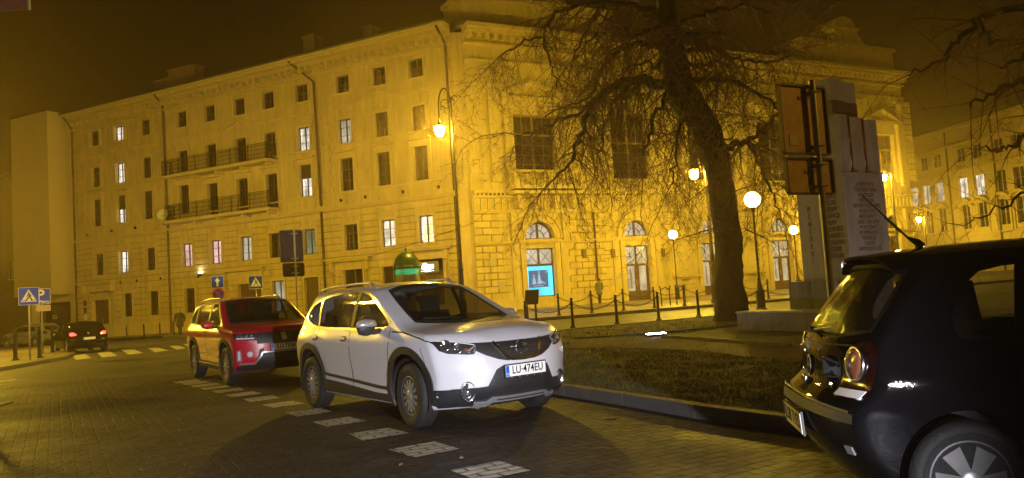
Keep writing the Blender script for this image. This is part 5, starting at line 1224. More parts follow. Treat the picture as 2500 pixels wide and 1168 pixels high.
# ------------------------------------------------------------ trees
K['bark'] = mat('dark_bark', (.035, .022, .014), .9, var=.4, vscale=5, bump=1.0, bscale=14)
K['twig'] = mat('twig_bark', (.13, .055, .03), .7, var=.3, vscale=4)
K['drop'] = mat('wet_bud', (.10, .05, .025), .3)
class Grow:
    def __init__(g, seed): g.r = random.Random(seed); g.v = []; g.f = []
    def seg(g, pts, rs, n=3):
        base = len(g.v); N_ = len(pts)
        for i in range(N_):
            t = pts[min(i + 1, N_ - 1)] - pts[max(0, i - 1)]
            a = V((t.y, -t.x, 0)); a = a.normalized() if a.length > 1e-5 else V((1, 0, 0)); b = t.cross(a); b = b.normalized() if b.length > 1e-6 else V((0, 1, 0))
            for k in range(n):
                an = 2 * PI * k / n; g.v.append(pts[i] + (a * math.cos(an) + b * math.sin(an)) * rs[i])
        for i in range(N_ - 1):
            for k in range(n): g.f.append((base + i * n + k, base + i * n + (k + 1) % n, base + (i + 1) * n + (k + 1) % n, base + (i + 1) * n + k))
    def walk(g, p, d, L_, st, droop, wig):
        pts = [p]; n = max(2, int(L_ / st)); R_ = g.r
        for i in range(n):
            d = d + V((R_.gauss(0, wig), R_.gauss(0, wig), R_.gauss(0, wig * .8) - droop)); d.normalize(); p = p + d * (L_ / n); pts.append(p)
        return pts
    def branch(g, p, d, L_, r, lev, droop):
        R_ = g.r; st = (.32, .2, .14)[lev]
        pts = g.walk(p, d, L_, st, droop * (1, 1.3, 1.2)[lev], (.17, .2, .24)[lev]); n = len(pts)
        rs = [r * (1 - .75 * i / (n - 1)) for i in range(n)]
        g.seg(pts, rs, 4 if lev == 0 else 3)
        if lev == 2: return
        for i in range(1, n):
            for _ in range((2, 2)[lev] if R_.random() < g.dens else 1):
                a = pts[min(i, n - 1)]; t = (pts[i] - pts[i - 1]).normalized()
                s = V((R_.gauss(0, 1), R_.gauss(0, 1), R_.gauss(0, .7) - .25)); s = (s - t * s.dot(t)).normalized()
                nd = (t * .6 + s * .8).normalized()
                g.branch(a, nd, L_ * (.42, .42)[lev] * R_.uniform(.6, 1.2) * (1 - .3 * i / n), max(g.rmin, rs[i] * (.55, .6)[lev]), lev + 1, droop)
def limb_pts(L_, Yc, sc_, dep, LS=1):   # (px, py, r_px) at depth Yc, wandering in depth
    out = []; rs = []
    for i, (px, py, r) in enumerate(L_):
        out.append(at(px, py, Yc + dep[0] + (dep[1] - dep[0]) * (i / max(1, len(L_) - 1)))); rs.append(r * sc_ * LS)
    # Catmull subdivision
    P_ = []; R2 = []
    for i in range(len(out) - 1):
        a, b = out[i], out[i + 1]; a0 = out[max(0, i - 1)]; b1 = out[min(len(out) - 1, i + 2)]
        for k in range(4):
            t = k / 4; P_.append(.5 * ((2 * a) + (b - a0) * t + (2 * a0 - 5 * a + 4 * b - b1) * t * t + (3 * a - a0 - 3 * b + b1) * t**3)); R2.append(rs[i] + (rs[i + 1] - rs[i]) * t)
    P_.append(out[-1]); R2.append(rs[-1]); return P_, R2
def make_tree(name, label, Yc, trunk, limbs, seed, base, mppx, dens=.5, spawn=.32, lens=(1.2, 2.2), rmin=.008, tb=None, sprout=None, clip=None):
    rt = empty(name, base, 0, label, 'tree', None)
    T = Matrix.Translation(-V(base))
    rr = random.Random(seed)
    tp, tr = limb_pts(trunk, Yc, mppx, (0, 0))
    m = MB(T); n = 18; vs = []; fs = []
    # knobbly trunk
    for i, p in enumerate(tp):
        t = (tp[min(i + 1, len(tp) - 1)] - tp[max(0, i - 1)]).normalized(); a = V((1, 0, 0)); a = (a - t * a.dot(t)).normalized(); b = t.cross(a)
        for k in range(n):
            an = 2 * PI * k / n; fl = 1 + .10 * math.sin(3 * an + i * .35) + .06 * math.sin(7 * an - i * .6) + rr.uniform(-.05, .05)
            if i < 4: fl += .16 * (4 - i) / 4 * max(0, math.sin(5 * an + 1))
            vs.append(p + (a * math.cos(an) + b * math.sin(an)) * tr[i] * fl)
    for i in range(len(tp) - 1):
        for k in range(n): fs.append((i * n + k, i * n + (k + 1) % n, (i + 1) * n + (k + 1) % n, (i + 1) * n + k))
    m.add(vs, fs); m.build('trunk', K['bark'], rt, smooth=True)
    g = Grow(seed); g.dens = dens; g.rmin = rmin
    allsp = []
    for L_, dep, dr in limbs:
        P_, R2 = limb_pts(L_, Yc, mppx, dep, .62)
        for q in range(1, len(P_) - 1): P_[q] = P_[q] + V((rr.gauss(0, .04), rr.gauss(0, .04), rr.gauss(0, .04)))
        MB(T).tube(P_, R2, 9).build('limb', K['bark'], rt, smooth=True)
        acc = 0
        for i in range(1, len(P_)):
            d = P_[i] - P_[i - 1]; acc += d.length
            while acc > spawn:
                acc -= spawn; t = d.normalized()
                if i < 3 and R2[0] > .1: continue
                s = V((rr.gauss(0, 1), rr.gauss(0, 1), rr.gauss(0, .6) - dr)); s = (s - t * s.dot(t)).normalized()
                g.branch(P_[i], (t * .45 + s).normalized(), rr.uniform(*lens), max(rmin * 1.6, min(.035, R2[i] * .4)), 0, .05 + .10 * dr)
        g.branch(P_[-1], (P_[-1] - P_[-2]).normalized(), lens[1], R2[-1] * .8, 0, .04 + .08 * dr)
    for (px, py, dx, dz, L2) in (sprout or []):
        g.branch(at(px, py, Yc), V((dx, rr.uniform(-.5, .5), dz)).normalized(), L2, .025, 0, .05)
    me = bpy.data.meshes.new('twigs'); me.from_pydata([tuple(p - V(base)) for p in g.v], [], g.f); me.materials.append(K['twig'])
    o = bpy.data.objects.new('twigs', me); COL.objects.link(o); o.parent = rt
    return rt, len(g.f)
b = at(1787, 800, 23.3); b.z = .08
tr1 = [(1787, 803, 66), (1787, 790, 52), (1785, 765, 42), (1784, 730, 38), (1780, 690, 34), (1778, 650, 34), (1776, 600, 33), (1770, 540, 32), (1766, 480, 31), (1758, 430, 30), (1745, 380, 31), (1727, 330, 33), (1705, 285, 34), (1680, 245, 38), (1657, 205, 36), (1645, 150, 31), (1638, 90, 27), (1630, 30, 23), (1622, -40, 19), (1615, -120, 14)]
lm1 = [([(1640, -20, 14), (1680, -60, 12), (1740, -90, 9), (1800, -80, 6), (1860, -40, 4)], (0, 1.2), .8),
    ([(1650, 90, 10), (1620, 130, 8), (1600, 170, 6), (1575, 150, 4), (1530, 170, 3)], (-.3, -2.0), .9),
    ([(1640, 20, 12), (1590, 50, 9), (1560, 90, 7), (1520, 80, 5), (1470, 110, 3)], (.3, 2.4), .9),
    ([(1660, 150, 10), (1710, 160, 8), (1750, 150, 6), (1800, 180, 4)], (.3, 2.2), .8),
    ([(1655, 225, 26), (1600, 200, 22), (1545, 198, 18), (1495, 213, 15), (1458, 240, 13), (1430, 290, 11), (1412, 345, 9), (1385, 400, 6), (1350, 440, 4)], (0, -1.5), 1.0),
    ([(1545, 198, 12), (1510, 235, 9), (1490, 280, 7), (1470, 330, 5), (1465, 390, 4)], (-.3, 1.2), 1.0),
    ([(1458, 240, 9), (1410, 275, 7), (1350, 300, 6), (1290, 325, 4), (1260, 330, 3)], (-.8, -2.2), .7),
    ([(1630, 120, 17), (1570, 108, 13), (1515, 122, 11), (1478, 150, 9), (1460, 195, 8), (1430, 240, 6), (1380, 262, 4), (1330, 285, 3)], (0, 1.5), .8),
    ([(1620, 40, 16), (1550, 12, 12), (1480, 5, 11), (1410, 14, 9), (1360, 32, 8), (1338, 62, 7), (1325, 88, 5), (1280, 102, 4), (1225, 135, 3)], (0, -.8), .5),
    ([(1325, 88, 5), (1332, 130, 4), (1350, 170, 3), (1358, 215, 3)], (-.8, -1.2), .8),
    ([(1480, 5, 8), (1450, 50, 7), (1420, 100, 6), (1395, 150, 4)], (-.4, 1.5), .8),
    ([(1772, 368, 15), (1795, 352, 14), (1825, 345, 11), (1850, 325, 8), (1880, 300, 6), (1915, 270, 4)], (0, -1.0), .3),
    ([(1825, 345, 9), (1845, 385, 7), (1865, 430, 6), (1890, 480, 4), (1905, 520, 3)], (-.3, .8), .8),
    ([(1850, 325, 6), (1890, 340, 5), (1925, 360, 4), (1950, 400, 3)], (0, 1), .6),
    ([(1690, 200, 14), (1740, 195, 11), (1790, 205, 9), (1840, 225, 7), (1885, 250, 5), (1915, 290, 4)], (0, -1.8), .7),
    ([(1665, 130, 13), (1720, 118, 10), (1775, 135, 8), (1830, 150, 6), (1880, 150, 5), (1930, 135, 3)], (0, 1.0), .5),
    ([(1655, 60, 12), (1710, 40, 10), (1770, 20, 7), (1830, 15, 5), (1880, 30, 4)], (0, 0), .5),
    ([(1680, 245, 10), (1665, 290, 8), (1655, 340, 6), (1645, 400, 4), (1640, 450, 3)], (-.5, -2.0), 1.0),
    ([(1640, 210, 10), (1610, 260, 8), (1590, 320, 6), (1570, 380, 4)], (-.3, -2.4), 1.0),
    ([(1700, 230, 9), (1730, 270, 7), (1750, 320, 5), (1765, 360, 3)], (.2, -2.2), .8),
    ([(1640, 10, 16), (1600, -60, 12), (1540, -110, 9), (1460, -140, 6), (1380, -130, 4)], (0, 2.0), .5),
    ([(1640, 60, 12), (1600, 70, 10), (1550, 90, 8), (1500, 70, 6), (1450, 90, 4)], (0, -3.0), .7),
    ([(1650, 100, 12), (1690, 80, 10), (1720, 90, 7), (1760, 80, 5)], (0, -3.0), .7)]
sp1 = [(1780, 560, -.6, -.2, 1.2), (1745, 440, -.8, -.3, 1.3), (1790, 470, .7, .3, 1.0), (1760, 470, -.6, .4, .9), (1820, 560, .9, -.3, 1.2), (1740, 560, -.9, 0, 1.4)]
_, nf = make_tree('linden_tree', 'large bare leaning tree with drooping twigs standing on the lawn before the theatre', 23.3, tr1, lm1, 5, b, .01214, dens=.8, spawn=.13, lens=(1.0, 2.3), rmin=.0062, sprout=sp1)
print('tree faces', nf)
# sawn branch stub on the far side of the trunk
b2 = at(2700, 700, 12.5); b2.z = 0.1
tr2 = [(2740, 850, 60), (2735, 700, 52), (2720, 500, 48), (2700, 300, 45), (2670, 100, 42), (2640, -100, 38), (2600, -300, 30)]
lm2 = [([(2650, 0, 22), (2570, 5, 18), (2500, 12, 15), (2430, 28, 14), (2385, 45, 13), (2350, 85, 11), (2320, 115, 8), (2305, 145, 6), (2265, 165, 4), (2215, 185, 3)], (0, .5), .4),
    ([(2385, 45, 8), (2402, 75, 6), (2412, 100, 5), (2440, 98, 4)], (0, -.6), .3),
    ([(2650, 150, 20), (2560, 170, 14), (2500, 190, 11), (2450, 215, 8), (2410, 240, 6), (2370, 262, 4)], (0, -.6), .5),
    ([(2660, 60, 18), (2580, 80, 13), (2520, 110, 9), (2480, 150, 7), (2440, 165, 4)], (0, 1.2), .6),
    ([(2680, 260, 18), (2600, 290, 13), (2530, 320, 10), (2480, 350, 7), (2440, 365, 5), (2400, 360, 3)], (0, .2), .3),
    ([(2700, 380, 16), (2620, 420, 12), (2550, 455, 9), (2490, 480, 6), (2430, 515, 4), (2370, 545, 2.5), (2300, 560, 2)], (0, .8), -.2),
    ([(2620, -150, 16), (2520, -120, 12), (2430, -80, 9), (2350, -50, 6), (2290, -20, 4)], (0, 1.5), .9)]
make_tree('roadside_tree', 'bare tree at the right edge whose twigs reach into the upper right corner', 12.5, tr2, lm2, 11, b2, .0065, dens=.5, spawn=.16, lens=(.5, 1.25), rmin=.0032)
# ------------------------------------------------------------ monument
kk = V((.504, -.8637, 0)); ll = V((.8637, .504, 0)); MC0 = V((7.25, 17.0, 0))
MM = Matrix.Identity(4)
for i, a in enumerate((ll, -kk, V((0, 0, 1)))):      # x: right face to the right, y: away along the left face
    for j in range(3): MM[j][i] = a[j]
MM.translation = MC0
K['granite'] = mat('weathered_granite', (.26, .24, .245), .6, var=.22, vscale=2.2, bump=.3, bscale=40, stain=.45, rvar=.15)
K['granited'] = mat('dark_granite', (.09, .06, .05), .5, var=.25, vscale=3, stain=.3)
K['copper'] = mat('copper_strip', (.35, .13, .05), .3, .9, var=.3, vscale=4)
K['carve'] = mat('carved_letters', (.12, .09, .085), .8)
K['granite2'] = mat('stained_granite', (.13, .125, .13), .6, var=.3, vscale=2.5, bump=.3, bscale=40, stain=.7, rvar=.15)
mo = empty('monument', mat=MM, label='stepped stone monument shaft with carved inscriptions and copper strips behind the black hatchback', cat='monument')
MB().box(0, 1.42, 0, 1.25, .1, 3.5).build('shaft', K['granite'], mo)
MB().box(.02, 1.40, .02, 1.23, -.2, .098).build('plinth', K['granited'], mo)
m = MB()
for a, b_, z in ((.0, .38, 4.78), (.46, .86, 4.75), (.95, 1.40, 4.72)): m.box(a, b_, .03, .5, 3.503, z)
m.box(.02, 1.38, .3, 1.2, 3.503, 4.6)
m.build('upper_pillars', K['granite'], mo)
m = MB(); m.box(.0, .42, .10, .62, 4.79, 5.62); m.box(.50, .92, .16, .62, 4.76, 5.58); m.box(.05, .9, .4, 1.0, 4.61, 5.5); m.build('top_pillars', K['granite'], mo)
m = MB(); m.box(-.012, .43, .09, .63, 4.82, 5.12); m.box(.49, .93, .15, .63, 4.80, 5.10); m.build('dark_band', K['granited'], mo)
m = MB(); m.tube([(.42, .06, 3.52), (.42, .06, 4.78)], .028, 8); m.tube([(.905, .06, 3.52), (.905, .06, 4.74)], .028, 8); m.build('copper_strip', K['copper'], mo, smooth=True)
MB().box(.36, .52, -.01, .1, 3.503, 3.56).box(.84, .98, -.01, .1, 3.503, 3.56).build('strip_foot', K['granited'], mo)
FR = lambda x, z: Matrix(((1, 0, 0, x), (0, 0, -1, -.004), (0, 1, 0, z), (0, 0, 0, 1)))
FL = lambda y, z: Matrix(((0, 0, -1, -.004), (-1, 0, 0, y), (0, 1, 0, z), (0, 0, 0, 1)))
text_obj('KONSTYTUCJI\nTRZECIEGO MAJA\nW HOŁDZIE\nTWÓRCOM\nUSTAWY RZĄDOWEJ\nSPOŁECZNEJ\nMIESZKAŃCY\nZIEMI LUBELSKIEJ\nW ROCZNICĘ\nUCHWALENIA\nWOLNOŚĆ\nCAŁOŚĆ\nNIEPODLEGŁOŚĆ', .125, .003, 'inscription', K['carve'], mo, FR(.74, 2.52), lspace=.95, bold=.002, sx=.78)
text_obj('NARÓD\nPOLSKI\nWIERNY\nTRADYCJI\nPRAW\nWOLNOŚCI\nRÓWNOŚCI\nBRATERSTWA\nI ZGODY\nWSPÓLNEJ', .15, .003, 'inscription', K['carve'], mo, FL(.36, 2.35), lspace=.98, bold=.003, sx=.6)
text_obj('M\nC\nM\nL\nX\nX\nX\nI', .17, .003, 'inscription', K['carve'], mo, FL(.95, 2.2), bold=.003, sx=.7)
# low blocks of the monument
bb_ = V(gat(1803, 820)); MW = Matrix.Identity(4)
for i, a in enumerate((kk, ll, V((0, 0, 1)))):
    for j in range(3): MW[j][i] = a[j]
MW.translation = V((bb_.x, bb_.y, 0))
lw = empty('stone_bench_block', mat=MW, label='long low granite block with a crack standing on the paving left of the monument', cat='stone block')
MB().box(0, 1.05, 0, .75, .12, .52).box(1.062, 2.6, 0, .75, .12, .52).build('block', K['granite2'], lw)
MB().box(.03, 2.57, .03, .72, -.1, .119).build('footing', K['granited'], lw)
MB().box(-.02, 2.62, -.02, .77, .522, .56).build('cap_slab', K['granite'], lw)
p = at(1924, 690, 18.3); MW2 = MW.copy(); MW2.translation = V((p.x, p.y, 0))
l2 = empty('stone_plinth_block', mat=MW2, label='upright granite block with pale streaks between the low block and the monument shaft', cat='stone block')
MB().box(0, .62, 0, .7, .5, 1.17).box(.632, 1.25, 0, .7, .5, 1.17).build('block', K['granite2'], l2)
MB().box(.02, 1.23, .02, .68, -.1, .499).build('footing', K['granited'], l2)
# ------------------------------------------------------------ signs
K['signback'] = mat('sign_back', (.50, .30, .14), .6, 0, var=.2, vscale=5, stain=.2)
K['signblue'] = mat('sign_blue', (.002, .045, .95), .35, var=.1, vscale=5); K['signwhite'] = mat('sign_white', (.75, .75, .73), .4, var=.04)
K['signblack'] = mat('sign_black', (.01, .01, .01), .5); K['signred'] = mat('sign_red', (.45, .01, .02), .35)
K['signbackd'] = mat('sign_back_dark', (.06, .038, .025), .5, 0, var=.2, vscale=5)  # darker sign back: the far sign's weaker light put into the colour
K['sticker'] = mat('paper_sticker', (.5, .42, .33), .6, var=.15, vscale=30)
def rrect(x0_, x1_, z0_, z1_, r=.05, n=4):
    out = []
    for cx_, cz_, a in ((x1_ - r, z1_ - r, 0), (x0_ + r, z1_ - r, PI / 2), (x0_ + r, z0_ + r, PI), (x1_ - r, z0_ + r, 1.5 * PI)):
        for k in range(n + 1): out.append((cx_ + r * math.cos(a + PI / 2 * k / n), cz_ + r * math.sin(a + PI / 2 * k / n)))
    return out
def back_sign(name, label, x, y, rz, h, panels, rp, group, pm='signback'):
    rt = empty(name, (x, y, gz(x, y)), rz, label, 'road sign', group)
    m = MB(); m.tube([(0, 0, 0), (0, 0, h)], rp, 12); m.lathe([(rp * 1.15, h), (rp * 1.15, h + .02), (.01, h + .04)], n=12); m.build('pole', K['steel'], rt, auto=.7)
    for x0_, x1_, z0_, z1_ in panels:
        P_ = rrect(x0_, x1_, z0_, z1_, .06)
        o = MB().prism(P_, .10, .112).build('panel', K[pm], rt)
        m = MB(); n = len(P_)
        Q_ = rrect(x0_ + .03, x1_ - .03, z0_ + .03, z1_ - .03, .035)
        m.add([(p[0], .06, p[1]) for p in P_] + [(p[0], .06, p[1]) for p in Q_] + [(p[0], .115, p[1]) for p in P_] + [(p[0], .099, p[1]) for p in Q_],
              [(i, (i + 1) % n, n + (i + 1) % n, n + i) for i in range(n)] + [(i, (i + 1) % n, 2 * n + (i + 1) % n, 2 * n + i) for i in range(n)] + [(n + i, n + (i + 1) % n, 3 * n + (i + 1) % n, 3 * n + i) for i in range(n)])
        m.build('rim', K['signbackd'], o, fix=True)
        for zz in (z0_ + .12, z1_ - .12):
            MB().box(-.12, .12, .07, .098, zz - .02, zz + .02).build('bracket', K['steel'], o)
            MB().tube([(-.11, -.01, zz), (-.08, -rp - .02, zz), (.08, -rp - .02, zz), (.11, -.01, zz)], .014, 6).build('clamp', K['steel'], o)
    return rt
az = math.atan2(.47, .88)
p = at(2000, 400, 11.35)
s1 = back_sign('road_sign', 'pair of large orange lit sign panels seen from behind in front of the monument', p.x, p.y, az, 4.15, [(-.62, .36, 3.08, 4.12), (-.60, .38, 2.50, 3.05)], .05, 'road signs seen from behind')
MB().box(-.45, -.30, .090, .0985, 3.22, 3.38).build('sticker', K['sticker'], s1); MB().box(.12, .27, .090, .0985, 2.82, 2.97).build('sticker', K['sticker'], s1)
p = at(720, 620, 27.0)
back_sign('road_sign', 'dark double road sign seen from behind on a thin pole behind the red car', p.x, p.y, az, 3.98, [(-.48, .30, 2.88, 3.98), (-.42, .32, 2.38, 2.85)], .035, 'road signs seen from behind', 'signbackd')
def facing(x, y): return math.atan2(-x, y) * .0 + math.atan2(y, x) - PI / 2     # local -y looks at the camera
def front_sign(name, label, x, y, z0, h, rz, group=None, rp=.03):
    rt = empty(name, (x, y, z0), rz, label, 'road sign', group); MB().tube([(0, .03, 0), (0, .03, h)], rp, 10).build('pole', K['steel'], rt, smooth=True); return rt
def board(rt, poly, m, y=-.012, t=.012, name='sign_plate', lab=None): return MB().prism(poly, y, y + t).build(name, K[m], rt)
def sq(cx, cz, s, r=.04): return rrect(cx - s / 2, cx + s / 2, cz - s / 2, cz + s / 2, r)
def crossing(rt, cz, s):
    o = board(rt, sq(0, cz, s), 'signwhite'); board(o, sq(0, cz, s * .95, .03), 'signblue', -.015, .002, 'sign_face')
    t = s * .40; board(o, [(-t, cz - t * .78), (t, cz - t * .78), (0, cz + t * .98)], 'signwhite', -.018, .002, 'triangle')
    m = MB(); q = s / .6
    m.prism([(x * q, cz + z * q) for x, z in circle(.0, .115, .026, 10)], -.021, -.019)
    for L_ in ([(-.01, .085), (.03, .085), (.045, .0), (.0, .0)], [(.0, .0), (.045, .0), (.09, -.10), (.11, -.165), (.075, -.165), (.05, -.10)], [(.0, .01), (.03, .0), (-.02, -.09), (-.075, -.165), (-.11, -.155), (-.055, -.08)],
               [(.03, .08), (.07, .04), (.075, -.01), (.055, -.01), (.05, .03)], [(-.005, .08), (-.05, .03), (-.065, -.02), (-.045, -.025), (-.03, .02), (.005, .05)]):
        m.prism([(a * q, cz + b * q) for a, b in L_], -.021, -.019)
    for a in (-.19, -.13, .10, .16): m.prism([(a * q, cz - .15 * q), ((a + .04) * q, cz - .15 * q), ((a + .035) * q, cz - .125 * q), ((a + .01) * q, cz - .125 * q)], -.021, -.019)
    m.build('walking_figure', K['signblack'], o); return o
p = gat(74, 886)
rt = front_sign('crossing_sign', 'blue zebra crossing sign with walking figure, front one of the pair on the left island', p.x, p.y, p.z + .1, 2.75, facing(p.x, p.y) + .1, 'blue crossing signs')
crossing(rt, 2.42, .68)
p = gat(105, 871)
rt = front_sign('parking_sign', 'blue parking sign with white letter above a small pale plate at the far left', p.x, p.y, p.z + .1, 2.95, facing(p.x, p.y) + .1)
o = board(rt, sq(0, 2.66, .72), 'signwhite'); board(o, sq(0, 2.66, .68, .03), 'signblue', -.015, .002, 'sign_face')
TF = lambda x, z, y=-.018: Matrix(((1, 0, 0, x), (0, 0, -1, y), (0, 1, 0, z), (0, 0, 0, 1)))
text_obj('P', .62, .001, 'lettering', K['signwhite'], o, TF(-.04, 2.72), bold=.014); text_obj('Płatny', .17, .001, 'lettering', K['signwhite'], o, TF(.10, 2.42), bold=.004)
board(rt, rrect(-.22, .36, 1.98, 2.26, .03), 'sticker', name='small_plate')
p = at(532, 720, 40); z0 = gz(p.x, p.y)
rt = front_sign('one_way_sign', 'blue one way arrow sign above a round no stopping sign behind the red car roof', p.x, p.y, z0, 3.1, facing(p.x, p.y))
o = board(rt, sq(0, 2.76 - z0, .60), 'signwhite'); board(o, sq(0, 2.76 - z0, .57, .03), 'signblue', -.015, .002, 'sign_face')
c_ = 2.76 - z0; board(o, [(-.05, c_ - .22), (.05, c_ - .22), (.05, c_ + .04), (.13, c_ + .04), (0, c_ + .23), (-.13, c_ + .04), (-.05, c_ + .04)], 'signwhite', -.018, .002, 'arrow')
c_ = 2.14 - z0; o = board(rt, circle(.02, c_, .31, 24), 'signred'); board(o, circle(.02, c_, .25, 24), 'signblue', -.015, .002, 'sign_face')
m = MB()
for s in (1, -1): m.prism([(.02 - .19 * s, c_ - .17), (.02 - .16 * s, c_ - .20), (.02 + .19 * s, c_ + .17), (.02 + .16 * s, c_ + .20)], -.019 - .001 * s, -.016)
m.build('red_cross', K['signred'], o)
p = at(625, 705, 40); z0 = gz(p.x, p.y)
rt = front_sign('crossing_sign', 'blue zebra crossing sign behind the red car roof in front of the brown tenement door', p.x, p.y, z0, 2.9, facing(p.x, p.y), 'blue crossing signs'); crossing(rt, 2.62 - z0, .66)
p = onC(2300, 603); q = OC + dC * p[0] + V((-dC.y, dC.x, 0)) * 3
rt = front_sign('parking_sign', 'tiny blue parking sign far right before the foggy house', q.x, q.y, 0, 5.0, facing(q.x, q.y), None, .05); z_ = at(2300, 604, q.y).z
o = board(rt, sq(0, z_, .85), 'signblue'); text_obj('P', .7, .002, 'lettering', K['signwhite'], o, TF(0, z_), bold=.02)
# off-frame sign whose shadow falls over the setts and the banner reaching into the upper left corner
back_sign('road_sign', 'broad road sign just outside the left edge casting its shadow over the setts', -11.2, 15.4, math.radians(38), 3.2, [(-.75, .75, 2.15, 3.15)], .04, 'road signs seen from behind')
bn = empty('advertising_banner', (-8.55, 12.0, 0), math.radians(2), 'reddish banner panel on a mast cut off by the upper left corner', 'banner')
MB().tube([(-.9, .1, 0), (-.9, .1, 7.6)], .06, 10).build('mast', K['steel'], bn)
MB().box(-.8, 1.19, 0, .05, 6.27, 7.5).build('panel', mat('banner_cloth', (.32, .10, .06), .7, var=.2), bn); MB().box(1.192, 1.22, -.01, .06, 6.27, 7.5).build('edge_rail', K['steel'], bn)
# ------------------------------------------------------------ bollards and chains
def bollard_proto(label, group):
    rt = empty('bollard', (0, 0, 0), 0, label, 'bollard', group)
    m = MB(); m.lathe([(.11, 0), (.11, .03), (.07, .07), (.06, .12), (.048, .5), (.045, .78), (.062, .80), (.062, .84), (.045, .86), (.05, .9), (.035, .93)], n=12); m.build('post', K['iron'], rt, auto=.7)
    m = MB(); m.lathe([(.005, .93), (.045, .94), (.06, .97), (.045, 1.0), (.005, 1.01)], n=12); m.build('cap', K['iron'], rt, smooth=True)
    return rt
def chain_between(a, b, sag, label, group='chains between the bollards'):
    m = MB(); mid = (a + b) / 2; D = (b - a); n = max(6, int(D.length / .085)); 
    P_ = [a + D * (i / n) - V((0, 0, sag * 4 * (i / n) * (1 - i / n))) for i in range(n + 1)]
    for i in range(n):
        p, q = P_[i], P_[i + 1]; c = (p + q) / 2; t = (q - p).normalized(); L_ = (q - p).length * .72
        u = V((0, 0, 1)) if i % 2 else t.cross(V((0, 0, 1))).normalized(); u = (u - t * u.dot(t)).normalized()
        ring = [c + t * L_ * math.cos(k * PI / 4) + u * .030 * math.sin(k * PI / 4) for k in range(9)]
        m.tube([x - mid for x in ring], .009, 4, cap=False)
    return m.build('chain', K['iron'], loc=mid, label=label, cat='chain', group=group)
first = None
def put_bollard(x, y, label, group, z=None, s=1):
    global first
    if first is None: first = bollard_proto(label, group); o = first
    else: o = copy_tree(first)
    o.location = (x, y, (gz(x, y) + .1) if z is None else z); o['label'] = label; o['group'] = group; o.scale = (s, s, s); return o
A0, Ad = V((1.86, 26.58, 0)), V((1.57, .68, 0)); near = []
NL = {-1: 'iron bollard just right of the white car bonnet in the near chain row', 0: 'leftmost fully visible iron bollard of the near row beside the street', 1: 'second iron bollard of the near row, left of the first theatre door', 2: 'third iron bollard of the near row, in front of the bike racks', 3: 'fourth iron bollard of the near row, nearest to the trunk on its left', 4: 'iron bollard of the near row mostly hidden by the trunk'}
for k in range(-1, 5):
    p = A0 + Ad * k; near.append(put_bollard(p.x, p.y, NL[k], 'bollards of the near row', z=0))
for k in range(-1, 4):
    a, b = A0 + Ad * k, A0 + Ad * (k + 1)
    if k < 2: chain_between(a + V((0, 0, .84)), b + V((0, 0, .84)), .26, ('chain just right of the white bonnet', 'chain of the near row below the poster window', 'chain of the near row left of the theatre door')[k + 1])
chain_between(A0 + Ad * 4 + V((0, 0, .84)), V((8.5, 27.7, .85)), .2, 'short chain between the tree trunk and the globe lamp')
chain_between(V((8.7, 27.8, .85)), V((10.6, 28.6, .84)), .22, 'chain right of the nearest globe lamp towards the monument')
put_bollard(10.6, 28.6, 'iron bollard hidden behind the monument end of the chain', 'bollards of the near row', z=0)
B0, Bd = V((1.9, 35.6, .12)), V((1.545, .60, 0))
BL = ['far row bollard below the poster window', 'far row bollard left of the standing person', 'far row bollard left of the first theatre door', 'far row bollard under the slim globe lamp, left of the racks', 'far row bollard right of the bike racks', 'far row bollard beside the litter bin', 'far row bollard behind the trunk', 'far row bollard right of the trunk']
for k in range(8):
    p = B0 + Bd * k; put_bollard(p.x, p.y, BL[k], 'bollards of the far row', z=.12)
    if k < 7: chain_between(p + V((0, 0, .84)), p + Bd + V((0, 0, .84)), .28, 'far row chain right of the ' + BL[k].replace('far row ', '').replace(', left of the racks', '') )
for (px, py), l in (((38, 888), 'stout ring topped bollard holding a chain at the far left edge'), ((97, 882), 'stout bollard at the island corner between the two sign poles'), ((128, 868), 'bollard behind the parking sign pole'), ((145, 858), 'farthest bollard of the island row beside the dark hatchback')):
    p = gat(px, py); o = put_bollard(p.x, p.y, l, 'bollards of the left island', s=1.25)
pl = gat(38, 888); chain_between(V((pl.x, pl.y, pl.z + 1.1)), V((pl.x - 2.0, pl.y - .2, pl.z + 1.1)), .4, 'chain hanging out of the picture at the far left')
p2 = gat(97, 882); chain_between(V((pl.x, pl.y, pl.z + 1.1)), V((p2.x, p2.y, p2.z + 1.1)), .12, 'short chain joining the two stout bollards at the left')
for (px, py), l in (((310, 829), 'plain post by the tenement wall left of the first ground window'), ((352, 826), 'plain post by the tenement wall between two ground windows'), ((391, 824), 'plain post by the tenement wall near the downpipe'), ((425, 822), 'plain post beside the walking person')):
    p = gat(px, py); put_bollard(p.x, p.y, l, 'posts along the tenement wall', z=p.z)
# ------------------------------------------------------------ street furniture
p = at(993, 650, 37.0); zc = gz(p.x, p.y)
ac = empty('advertising_column', (p.x, p.y, zc), 0, 'round advertising column with dark green dome and lit green band behind the white car roof', 'column')
K['green'] = mat('dark_green_metal', (.012, .045, .02), .4, .2); K['greenlit'] = emat('green_light', (.02, .75, .25), .3, .6, (1.5, 1.5, .2), 1.2)
MB().lathe([(.62, 0), (.62, .25), (.55, .3), (.55, 2.45)], n=24).build('drum', mat('poster_drum', (.2, .18, .1), .6, var=.5, vscale=4), ac, auto=.7)
MB().lathe([(.56, 2.46), (.56, 2.72)], n=24).build('light_band', K['greenlit'], ac, smooth=True)
MB().lathe([(.66, 2.73), (.68, 2.80), (.62, 2.90), (.60, 2.98), (.56, 3.15), (.44, 3.34), (.26, 3.48), (.06, 3.55), (.05, 3.58), (.07, 3.64), (.04, 3.70), (.005, 3.76)], n=24).build('dome', K['green'], ac, auto=.8)
